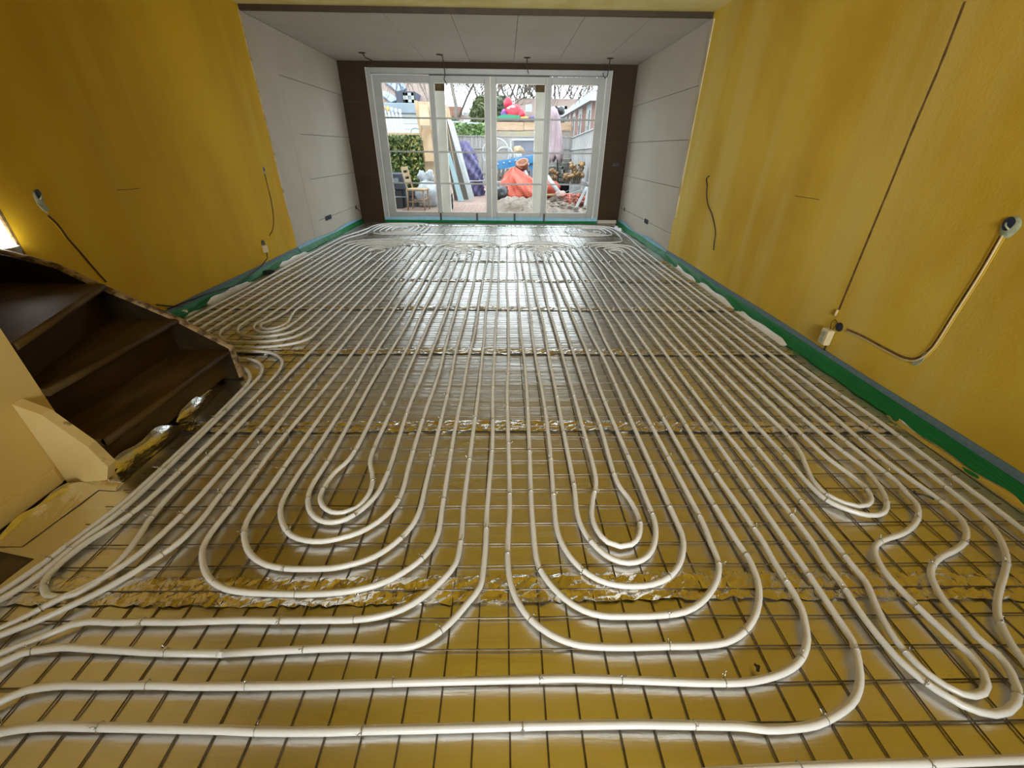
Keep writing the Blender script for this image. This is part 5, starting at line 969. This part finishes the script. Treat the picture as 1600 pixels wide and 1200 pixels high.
P = [at(641, 285, 12.9), at(641, 207, 12.9), at(643, 201, 12.9), at(649, 199, 12.9), at(655, 201, 12.9), at(658, 207, 12.9), at(663, 285, 12.9)]
b = MB().tube(P, .022, 8)
for py in (222, 240, 258): b.tube([at(641, py, 12.9), at(659.5, py, 12.9)], .015, 6)
tag(b.build('metal_arch', m_white), 'white tubular arch frame right of the hedge block', 'frame')
# leaning door and boards
def leanboard(name, lbl, top, bot, Y0, Y1, th, m, cat, group=None):
    P = A4([top[0], top[1], bot[1], bot[0]], Y0, Y1)
    o = quadbox(name, P, th, m); tag(o, lbl, cat, group); return o
ld = thing('leaning_door', 'orange brown panelled wooden door leaning right of the hedge', 'door', at(677, 325, 11.6))
pl = quadbox('door_panel', A4([(651, 158), (672, 159), (690, 322), (676, 322)], 11.5, 12.0), .05, m_wood2d, ld)
for (t0, t1, b0, b1) in (((654, 164), (669, 164), (672, 196), (657, 196)), ((658, 202), (673, 202), (679, 252), (665, 252)), ((667, 258), (679, 258), (684, 305), (673, 305))):
    quadbox('field', [v+Vector((0, -.03, 0)) for v in A4([t0, t1, b0, b1], 11.58, 11.9)], .02, m_wood, pl)
quadbox('edge_strip_wood', [v+Vector((0, -.02, 0)) for v in A4([(647, 157), (652, 157), (678, 322), (674, 322)], 11.5, 12.0)], .06, m_wood2, ld)
# rounded top board
t_ = [at(690, 190, 13.5), at(690, 164, 13.55), at(694, 162, 13.55), at(699, 165, 13.55), at(702, 171, 13.55), at(703, 178, 13.55), at(706, 190, 13.5), at(736, 309, 13.0), at(728, 309, 13.0)]
b = MB(); n = len(t_); b.add([tuple(v) for v in t_]+[(v.x, v.y+.05, v.z) for v in t_], [tuple(range(n))[::-1], tuple(range(n, 2*n))]+[(i, (i+1) % n, (i+1) % n+n, i+n) for i in range(n)])
tag(b.build('rounded_board', m_wood), 'orange wooden board with a rounded top leaning behind the white board', 'board')
leanboard('leaning_board', 'wide white board leaning against the fence, front of the board stack', [(698, 184), (708, 190)], [(733, 313), (741, 309)], 12.3, 12.9, .045, m_white, 'board', 'boards leaning in the garden')
leanboard('leaning_board', 'narrow light blue board leaning in the middle of the board stack', [(697, 237), (702, 236)], [(716, 314), (725, 314)], 12.25, 12.6, .04, m_ltblue, 'board', 'boards leaning in the garden')
leanboard('leaning_board', 'dark brown board leaning left of the light blue board', [(689, 182), (696, 182)], [(710, 313), (718, 313)], 12.45, 13.0, .04, m_dkboard, 'board', 'boards leaning in the garden')
leanboard('leaning_board', 'dark grey board leaning between the light blue and the white board', [(697, 184), (703, 186)], [(722, 312), (732, 312)], 12.45, 13.05, .04, omat('greyish_board', (.2, .17, .14), .8), 'board', 'boards leaning in the garden')
leanboard('leaning_board', 'thin beige board leaning at the left end of the board stack', [(686, 225), (689, 225)], [(704, 313), (708, 313)], 12.4, 12.8, .03, m_wood2, 'board', 'boards leaning in the garden')
# violet cover
p0, p1 = at(744, 303, 14), at(722, 220, 14); zc = p1.z-GZ
def wobc(g, z): return 1+.13*math.sin(5*g+z*4)+.09*math.sin(9*g-z*9)+.04*math.sin(17*g+z*15)
b = MB(); c = at(732, 260, 14); n = 40; m_ = 26; vs = []
for i in range(m_+1):
    f = i/m_; zz = GZ + zc*f; r_ = (.27+.04*math.sin(f*5))*(1 if f < .8 else (1-(f-.8)*2.6)); xo = at(741+(727-741)*f, 260, 14).x
    for k in range(n):
        g = 2*PI*k/n; q = r_*wobc(g, zz*1.6+f*2); vs.append((xo+q*math.cos(g), 14+q*math.sin(g), zz))
b.add(vs, [(i*n+k, i*n+(k+1) % n, (i+1)*n+(k+1) % n, (i+1)*n+k) for i in range(m_) for k in range(n)]+[tuple(range(m_*n, m_*n+n))], True)
o = b.build('draped_cover', m_purple); tag(o, 'violet blue tarpaulin cover standing upright on the patio before the fence', 'cover')
b = MB(); pts = [Vector((at(740, 285, 14).x+.33*math.cos(g), 14+.33*math.sin(g), GZ+.42)) for g in [2*PI*i/20 for i in range(21)]]
b.tube(pts, .014, 6); b.build('tie_cord', m_wfab, o)

# --- chairs and clutter on the left of the patio
def chair(lbl, pos, rz, s=1.0):
    t = thing('wooden_chair', lbl, 'chair', pos, 'wooden garden chairs'); t.rotation_euler = (0, 0, rz)
    def part(b, n, m=m_wood2):
        me = b.mesh(n); me.materials.append(m); o = bpy.data.objects.new(n, me); COL.objects.link(o); o.parent = t; return o
    h = .45*s; w2 = .2*s
    part(MB().box(-w2-.01, w2+.01, -w2-.01, w2+.01, h-.025, h+.015, .008), 'seat', m_wood2)
    for sx in (-1, 1):
        part(MB().tube([(w2*.9, sx*w2*.9, 0), (w2*.88, sx*w2*.88, h-.02)], [.014, .019], 8), 'leg', m_wood)
        part(MB().tube([(-w2*1.1, sx*w2*.9, 0), (-w2*.9, sx*w2*.9, h), (-w2*1.35, sx*w2*.92, .9*s)], .019, 8), 'leg', m_wood)
        part(MB().tube([(w2*.9, sx*w2*.9, .2*s), (-w2*1.0, sx*w2*.9, .2*s)], .011, 6), 'stretcher', m_wood)
    part(MB().tube([(w2*.9, -w2*.9, .26*s), (w2*.9, w2*.9, .26*s)], .011, 6), 'stretcher', m_wood)
    for z, x in ((.62, -1.08), (.74, -1.18), (.86, -1.3)):
        part(MB().box(w2*x-.01, w2*x+.012, -w2*.9, w2*.9, z*s-.035, z*s+.035, .005), 'back_slat', m_wood2)
    return t
g = at(656, 329, 10.35); chair('orange wooden ladder back chair beside the white bag', (g.x, 10.35, GZ), -.12)
g = at(607, 331, 10.25); chair('wooden chair cut off by the left edge of the left door panel', (g.x, 10.2, GZ), .1, .92)
b = MB(); c = at(621, 300, 10.75)
t = thing('black_grill', 'dark grill cabinet with grey legs behind the cut off chair', 'grill', (c.x, 10.75, GZ))
z1 = at(621, 270, 10.75).z; z0 = at(621, 296, 10.75).z
MB().box(c.x-.3, c.x+.2, 10.6, 11.0, z0, z1, .02).build('lid_box', omat('dark_blue_grey_metal', (.05, .06, .09), .5), t)
MB().box(c.x-.2, c.x+.1, 10.585, 10.6, z0+.14, z0+.25).build('label_plate', m_zinc, t)
MB().box(c.x-.25, c.x+.12, 10.65, 11.0, GZ, z0-.002, .01).build('lower_box', M['black'], t)
for x in (-.28, .25): MB().tube([(c.x+x, 10.6, GZ), (c.x+x, 10.6, z0)], .016, 6).build('leg', m_zinc, t)
MB().tube([(c.x-.05, 10.585, .36), (c.x+.25, 10.585, .36)], .014, 6).build('stretcher', m_zinc, t)
a = at(633, 331, 10.9); b_ = at(650, 298, 10.9)
t = thing('storage_crate', 'dark blue grey stacked crate between the grill and the wooden chair', 'crate', ((a.x+b_.x)/2, 10.9, GZ))
mc = omat('dark_crate', (.10, .12, .16), .6, c2=(.14, .17, .21), scale=20)
MB().box(a.x, b_.x, 10.9, 11.25, GZ, GZ+.24, .015).build('lower_crate', mc, t); MB().box(a.x-.02, b_.x+.02, 10.88, 11.27, GZ+.245, b_.z, .015).build('upper_crate', mc, t)
MB().box(a.x-.03, b_.x+.03, 10.87, 11.28, b_.z+.002, b_.z+.03, .008).build('lid', m_zinc, t)
c = at(669, 306, 10.95)
t = thing('white_bag', 'bulging white plastic bag behind the orange wooden chair', 'bag', (c.x, 10.95, GZ))
hb_ = at(665, 282, 10.95).z
MB().blob((c.x, 10.95, GZ+(hb_-GZ)*.5), .29, .25, (hb_-GZ)*.52, .10, 20, 14, 3, 4).build('bag_body', m_bag, t)
for i, (px, py, r_) in enumerate(((658, 275, .08), (672, 275, .09), (664, 281, .1))):
    v = at(px, py, 10.95); MB().blob((v.x, 10.95, v.z), r_, r_*.6, r_*1.5, .2, 12, 8, i).build('bag_corner', m_bag, t)
v = at(661, 262, 12.7); t = tag(MB().box(v.x-.16, v.x+.16, 12.7, 12.95, GZ, v.z-.12, .02).build('grey_bin', omat('grey_plastic', (.42, .42, .43), .6)), 'grey bin with a white rim behind the white bag', 'bin')
MB().box(v.x-.18, v.x+.18, 12.68, 12.97, v.z-.12, v.z-.04, .02).build('rim', m_white, t)
v = at(666, 250, 12.1); tag(MB().blob(v, .12, .1, .14, .15, 12, 8, 5).build('white_cloth', m_wfab), 'white cloth hanging on the leaning door', 'cloth')
c = at(702, 331, 10.5); z1 = at(702, 303, 10.5).z
t = thing('plant_stand', 'black lattice stand with a white pot right of the second door post', 'plant stand', (c.x, 10.5, GZ))
for sx in (-1, 1):
    for sy in (-1, 1): MB().box(c.x+sx*.08-.01, c.x+sx*.08+.01, 10.5+sy*.08-.01, 10.5+sy*.08+.01, GZ, z1).build('leg', M['black'], t)
b = MB()
for z in (.3, .62, .95):
    zz = GZ+(z1-GZ)*z; b.box(c.x-.09, c.x+.09, 10.41, 10.42, zz-.02, zz+.01)
for x in (-.04, .02): b.box(c.x+x, c.x+x+.025, 10.41, 10.42, GZ+.03, z1)
b.box(c.x-.095, c.x+.095, 10.4, 10.6, z1-.02, z1); b.build('lattice', M['black'], t)
v = at(702, 288, 10.5)
tag(MB().lathe([(.05, 0), (.07, .1), (.075, .12), (.05, .13), (.045, v.z-z1)], (c.x, 10.5, z1+.001), 14).build('white_pot', m_white), 'small white pot standing on the black lattice stand', 'pot')

# --- the middle of the garden
def pxX(px, Y): return at(px, 260, Y).x
# white bicycle-like hoops
b = MB()
t = thing('hoop_rack', 'white round hoops standing before the back fence', 'hoops', at(787, 260, 15))
for (px, py, r_) in ((775, 240, .42), (789, 247, .30)):
    v = at(px, py, 15); pts = [v+Vector((r_*math.cos(2*PI*i/28), 0, r_*math.sin(2*PI*i/28))) for i in range(29)]
    MB().tube(pts, .028, 6, False).build('hoop', m_white, t)
v0, v1 = at(797, 252, 15), at(799, 232, 15)
MB().tube([at(780, 252, 15), v0, v1], .02, 6).build('bar', m_white, t)
v = at(807, 252, 15.2)
t = thing('stone_figure', 'pale stacked beige garden ornament behind the blue slide', 'ornament', (v.x, 15.2, GZ))
MB().lathe([(.12, 0), (.10, .2), (.08, .5), (.14, at(807, 249, 15.2).z-GZ)], (v.x, 15.2, GZ), 14).build('pedestal', m_grit, t)
for py, r_ in ((244, .2), (235, .17)):
    q = at(807, py, 15.2); MB().blob((q.x+(.06 if r_ < .2 else 0), 15.2, q.z), r_, r_*.8, r_*.75, .12, 14, 9, int(py)).build('stone', m_white if r_ > .18 else m_wood2, t)
# blue slide
P0, P1 = at(772, 259, 13.4), at(842, 246, 13.9)
t = thing('blue_slide', 'bright blue plastic slide lying tilted above the orange red tarp', 'slide', P0)
up = Vector((0, 0, 1)); d = (P1-P0).normalized()
MB().add([tuple(P0+Vector((0, y, z))) for (y, z) in ((-.2, -.13), (-.2, .1), (-.14, .1), (-.14, -.07), (.25, -.07), (.25, .1), (.31, .1), (.31, -.13))] +
         [tuple(P1+Vector((0, y, z))) for (y, z) in ((-.2, -.10), (-.2, .1), (-.14, .1), (-.14, -.07), (.25, -.07), (.25, .1), (.31, .1), (.31, -.10))],
         [(i, (i+1) % 8, (i+1) % 8+8, i+8) for i in range(8)] + [tuple(range(8))[::-1], tuple(range(8, 16))]).build('chute', m_blue, t)
MB().beam(P0+Vector((0, -.22, -.17)), at(826, 254, 13.7)+Vector((0, -.22, -.02)), .06, .05).build('under_rail', m_white, t)
c = [at(824, 256, 13.7), at(842, 252, 13.8), at(842, 258, 13.8), at(830, 267, 13.7)]
quadbox('side_wing', c, .05, m_blue, t)
for i in range(4):
    q = P0.lerp(P1, .08+.13*i)+Vector((0, -.21, .03)); MB().blob(q, .03, .02, .03, 0, 8, 6).build('bolt', m_white, t)
# legs of the slide down to the ground
for px in (779, 838):
    v = at(px, 255, 13.6); MB().beam((v.x, 13.95, GZ), (v.x, 13.95, v.z), .05, .05).build('leg', M['black'], t)
# dark slatted pallet behind the tarp
a, b_ = at(776, 302, 12.9), at(800, 264, 12.9)
t = thing('dark_pallet', 'dark slatted pallet standing left of the orange red tarp', 'pallet', (a.x, 12.9, GZ))
for i in range(6):
    x = a.x-.15+i*.115; MB().beam((x, 12.95, GZ), (x+.12, 13.05, b_.z), .065, .025, (0, 1, 0)).build('slat', m_dkboard, t)
for z in (.3, .7): MB().beam((a.x-.2, 13.08, GZ+z*(b_.z-GZ)), (a.x+.62, 13.08, GZ+z*(b_.z-GZ)), .07, .03).build('cross_slat', m_dkboard, t)
# orange tarp heap
c = at(823, 296, 12.4); zt = at(805, 264, 12.4).z
t = thing('orange_tarp', 'crumpled orange red tarp bag heaped on the soil behind the third door panel', 'tarp', (c.x, 12.4, GZ))
b = MB(); n, m_ = 36, 18; vs = []
for i in range(m_+1):
    f = i/m_
    for k in range(n):
        g = 2*PI*k/n
        r_ = (.62*(1-f**2.2)+.05*f)*(1+.10*math.sin(5*g+6*f)+.07*math.sin(9*g-7*f)+.05*math.sin(17*g+11*f))*(1 if f > .12 else .8+f*1.6)
        xo = -.36*f
        vs.append((c.x+xo+r_*math.cos(g)*1.0, 12.4+r_*.75*math.sin(g), GZ+.06+(zt-GZ-.06)*f*(1+.06*math.sin(4*g+3))))
b.add(vs, [(i*n+k, i*n+(k+1) % n, (i+1)*n+(k+1) % n, (i+1)*n+k) for i in range(m_) for k in range(n)]+[tuple(range(m_*n, m_*n+n))], False)
b.build('tarp_body', m_orange, t)
v = at(861, 296, 12.3); MB().blob((v.x, 12.4, v.z), .26, .2, .2, .16, 18, 12, 4, 5).build('tarp_fold', m_orange, t)
# black rubbish left below the tarp
for i, (px, py, r_, l) in enumerate(((783, 300, .2, 'black rubbish bag left of the orange red tarp, upper one'), (790, 309, .22, 'black rubbish bag left of the orange red tarp, lower right one'), (778, 311, .16, 'small black rubbish bag at the left end of the soil'))):
    v = at(px, py, 12.1); tag(MB().blob((v.x, 12.1+.1*i, max(v.z, GZ+r_*.6)), r_, r_*.8, r_*.75, .14, 18, 12, i+20, 4).build('rubbish_bag', omat('dark_foil_bag', (.05, .05, .06), .35, c2=(.12, .12, .14), scale=14)), l, 'rubbish bag', 'black rubbish bags')
v = at(786, 287, 12.9); tag(MB().box(v.x-.26, v.x+.22, 12.85, 12.95, v.z-.05, v.z+.06, .01).build('white_plank', m_white), 'short white plank lying left behind the orange red tarp', 'plank')
# terracotta lumps
for i, (px, py, r_, l) in enumerate(((810, 263, .13, 'small terracotta pot left of the taller one above the tarp'), (818, 261, .16, 'taller terracotta pot tipped above the orange red tarp'))):
    v = at(px, py, 13.0); q = MB().lathe([(r_*.6, -r_), (r_*.95, r_*.7), (r_*1.05, r_*.7), (r_*1.05, r_), (r_*.85, r_), (r_*.6, -r_*.6)], (0, 0, 0), 16).build('terracotta_pot', m_terra)
    q.location = (v.x, 13.0, v.z); q.rotation_euler = (.5, .5-.8*i, 0); tag(q, l, 'pot', 'terracotta pots')
# barrow frame that carries the pots
b = MB(); b.tube([at(806, 270, 13.05), at(828, 268, 13.05)], .03, 6); b.tube([at(808, 270, 13.05), (at(808, 270, 13.05).x, 13.05, GZ)], .025, 6); b.tube([at(827, 268, 13.05), (at(829, 268, 13.05).x, 13.05, GZ)], .025, 6)
tag(b.build('pot_trestle', m_dkboard), 'dark trestle carrying the terracotta pots behind the tarp', 'trestle')
v0, v1 = at(820, 267, 12.9), at(826, 281, 12.8); tag(MB().tube([v0, v1], .05, 8).build('white_pipe_piece', m_white), 'short white pipe piece sticking up from the orange red tarp', 'pipe')

# --- right part of the garden
v = at(868, 200, 14); top_ = at(868, 166, 14)
t = thing('closed_parasol', 'closed dusty pink parasol on a dark pole in front of the right fence', 'parasol', (v.x, 14, GZ))
px0 = at(873, 300, 14).x; pole = [(px0, 14, GZ), (at(871, 250, 14).x, 14, at(871, 250, 14).z), (at(868, 170, 14).x, 14, top_.z)]
MB().tube(pole, .022, 8).build('pole', M['black'], t)
b = MB(); n = 20; vs = []; pr = [(865, 166, .03), (865, 172, .12), (865, 180, .19), (866, 186, .15), (867, 195, .15), (869, 215, .16), (869, 225, .17), (868, 235, .21), (866, 245, .24), (866, 249, .20)]
for (px, py, r_) in pr:
    q = at(px, py, 14)
    for k in range(n):
        g = 2*PI*k/n; rr = r_*(1+.28*math.sin(5*g+.6)+.08*math.sin(10*g)); vs.append((q.x+rr*math.cos(g), 14+rr*math.sin(g), q.z-(.10*math.sin(5*g) if py > 240 else 0)))
b.add(vs, [(i*n+k, (i+1)*n+k, (i+1)*n+(k+1) % n, i*n+(k+1) % n) for i in range(len(pr)-1) for k in range(n)]+[tuple(range(n))], True)
b.build('canopy', m_pink, t)
q = at(877, 173, 14); MB().blob(q, .10, .1, .10, .12, 12, 8, 3).build('crank_head', M['black'], t)
MB().tube([(at(868, 168, 14).x, 14, top_.z), q], .02, 6).build('arm', M['black'], t)
MB().box(px0-.25, px0+.25, 13.75, 14.25, GZ-.02, GZ+.1, .02).build('base', m_stone, t)
# stack of dark slabs
sl = []
R = random.Random(31)
cols = [(859, 868, 292, 256), (868, 879, 294, 250), (879, 892, 294, 242)]
k = 0
names = ['left', 'middle', 'right']
for ci, (xa, xb, yb, yt) in enumerate(cols):
    a, b_ = at(xa, yb, 15), at(xb, yt, 15); z = GZ+.12; nn = int((b_.z-z)/.115)
    for i in range(nn):
        o = MB().box(a.x+R.uniform(-.07, .04), b_.x+R.uniform(-.04, .07), 15+R.uniform(-.04, .04), 15.5, z, z+.085+R.uniform(-.01, .015), .012).build('stone_slab', m_stone)
        tag(o, 'dark mossy slab in the ' + names[ci] + ' pile of the stack behind the parasol', 'slab', names[ci] + ' pile of dark slabs')
        z += .115

# plinth under the slabs
tag(MB().box(at(857, 294, 15).x, at(894, 294, 15).x, 15.02, 15.5, GZ-.05, GZ+.115).build('slab_plinth', m_stone), 'low dark plinth under the three piles of slabs', 'plinth')
def dried(lbl, px0, px1, py0, py1, Y, seed, n=16):
    R = random.Random(seed); a, b_ = at(px0, py1, Y), at(px1, py0, Y); cx = (a.x+b_.x)/2
    t = thing('dried_hydrangea', lbl, 'plant', (cx, Y, GZ), 'dried hydrangeas'); st_ = MB()
    for i in range(n):
        x = R.uniform(a.x, b_.x); z = R.uniform(a.z+.3*(b_.z-a.z), b_.z); y = Y+R.uniform(-.15, .15)
        MB().blob((x, y, z), .05*R.uniform(.6, 1.2), .05, .045*R.uniform(.7, 1.2), .3, 9, 6, seed*50+i, 4).build('flower_head', m_dry, t)
        st_.tube([(cx+R.uniform(-.1, .1), Y, GZ), ((cx+x)/2+R.uniform(-.06, .06), y, (GZ+z)/2), (x, y, z)], .008, 5)
    st_.build('stems', m_stem, t, 'stuff')
dried('tan dried hydrangea bush in front of the right fence', 890, 912, 254, 287, 12.6, 3, 40)
dried('low dried hydrangea left of the parasol pole', 858, 872, 266, 290, 13.0, 4, 18)
dried('small dried hydrangea between the slabs and the tan bush', 881, 892, 272, 284, 12.9, 5, 14)
v0, v1 = at(855, 276, 12.2), at(876, 304, 11.8)
t = tag(MB().tube([v0, v1], .055, 10).build('white_drain_pipe', m_white), 'white drain pipe leaning right of the orange red tarp', 'pipe')
v = at(877, 304, 11.75); tag(MB().blob((v.x, 11.75, max(v.z, GZ+.08)), .15, .12, .09, .15, 14, 9, 8).build('pink_stone', omat('pinkish_stone', (.6, .42, .36), .9)), 'pinkish stone at the lower end of the white drain pipe', 'stone')
a, b_ = at(850, 305, 11.9), at(905, 303, 12.1)
tag(MB().beam((a.x, 11.95, a.z), (b_.x, 12.1, b_.z), .16, .035, (0, 0, 1)).build('wooden_plank', m_wood2), 'pale wooden plank lying across the soil mound', 'plank')
c = at(880, 296, 12.6); t = thing('black_bucket', 'black bucket behind the plank on the soil mound', 'bucket', (c.x, 12.6, GZ))
hh = at(880, 287, 12.6).z-GZ; MB().lathe([(.14, 0), (.2, hh), (.215, hh), (.215, hh-.03), (.19, hh-.02), (.14, .05)], (c.x, 12.6, GZ+.0), 18).build('bucket_body', M['black'], t)
MB().tube([(c.x+.2*math.cos(PI*i/10), 12.4, GZ+hh-.02-.17*math.sin(PI*i/10)) for i in range(11)], .009, 6).build('handle', m_zinc, t)
a, b_ = at(889, 303, 12.4), at(907, 290, 12.4)
tag(MB().box(a.x, b_.x, 12.4, 12.46, GZ, b_.z, .01).build('garden_board', m_white), 'white panel standing right of the black bucket', 'panel')
sticks = [((893, 300), (914, 301.5), 11.5, 'white lath lying nearly flat right of the plank'), ((917, 292), (899, 326), 10.9, 'white lath leaning diagonally at the lower right of the doors'), ((919, 297), (912, 330), 10.8, 'thin white lath leaning at the far right of the doors'), ((886, 321), (903, 331), 10.4, 'short white lath on the ground at the lower right')]
sticks[0] = ((890, 305), (910, 297), 11.6, sticks[0][3])
for (p, q, Y, l) in sticks: tag(MB().beam(at(*p, Y), at(*q, Y-.2), .06, .03).build('white_lath', m_white), l, 'lath', 'white laths on the soil')
R = random.Random(77)
nb = MB()
for i in range(90):
    v = at(R.uniform(884, 921), R.uniform(306, 323), 11.2)
    z = max(GZ+.05, v.z); d = Vector((R.uniform(-1, 1), R.uniform(-.6, .6), R.uniform(-.3, .5))).normalized()*R.uniform(.06, .14)
    p = Vector((v.x, 11.2+R.uniform(-.2, .2), z)); nb.tube([p-d, p+Vector((0, 0, .03)), p+d], .014, 4)
o = nb.build('orange_net', m_mesh, None, 'stuff'); tag(o, 'tangled orange net on the soil at the lower right of the doors', 'net')
R = random.Random(78)
rb = MB()
for i in range(120):
    x = R.uniform(.3, 2.3); y = R.uniform(10.2, 12); s_ = R.uniform(.02, .06)
    rb.blob((x, y, GZ+.10+R.uniform(-.02, .03)), s_*1.5, s_, s_*.7, .2, 6, 4, i)
tag(rb.build('rubble', omat('pale_rubble', (.5, .42, .36), .9, c2=(.3, .22, .17), scale=9), None, 'stuff'), 'loose stones and clods on the garden soil', 'rubble')
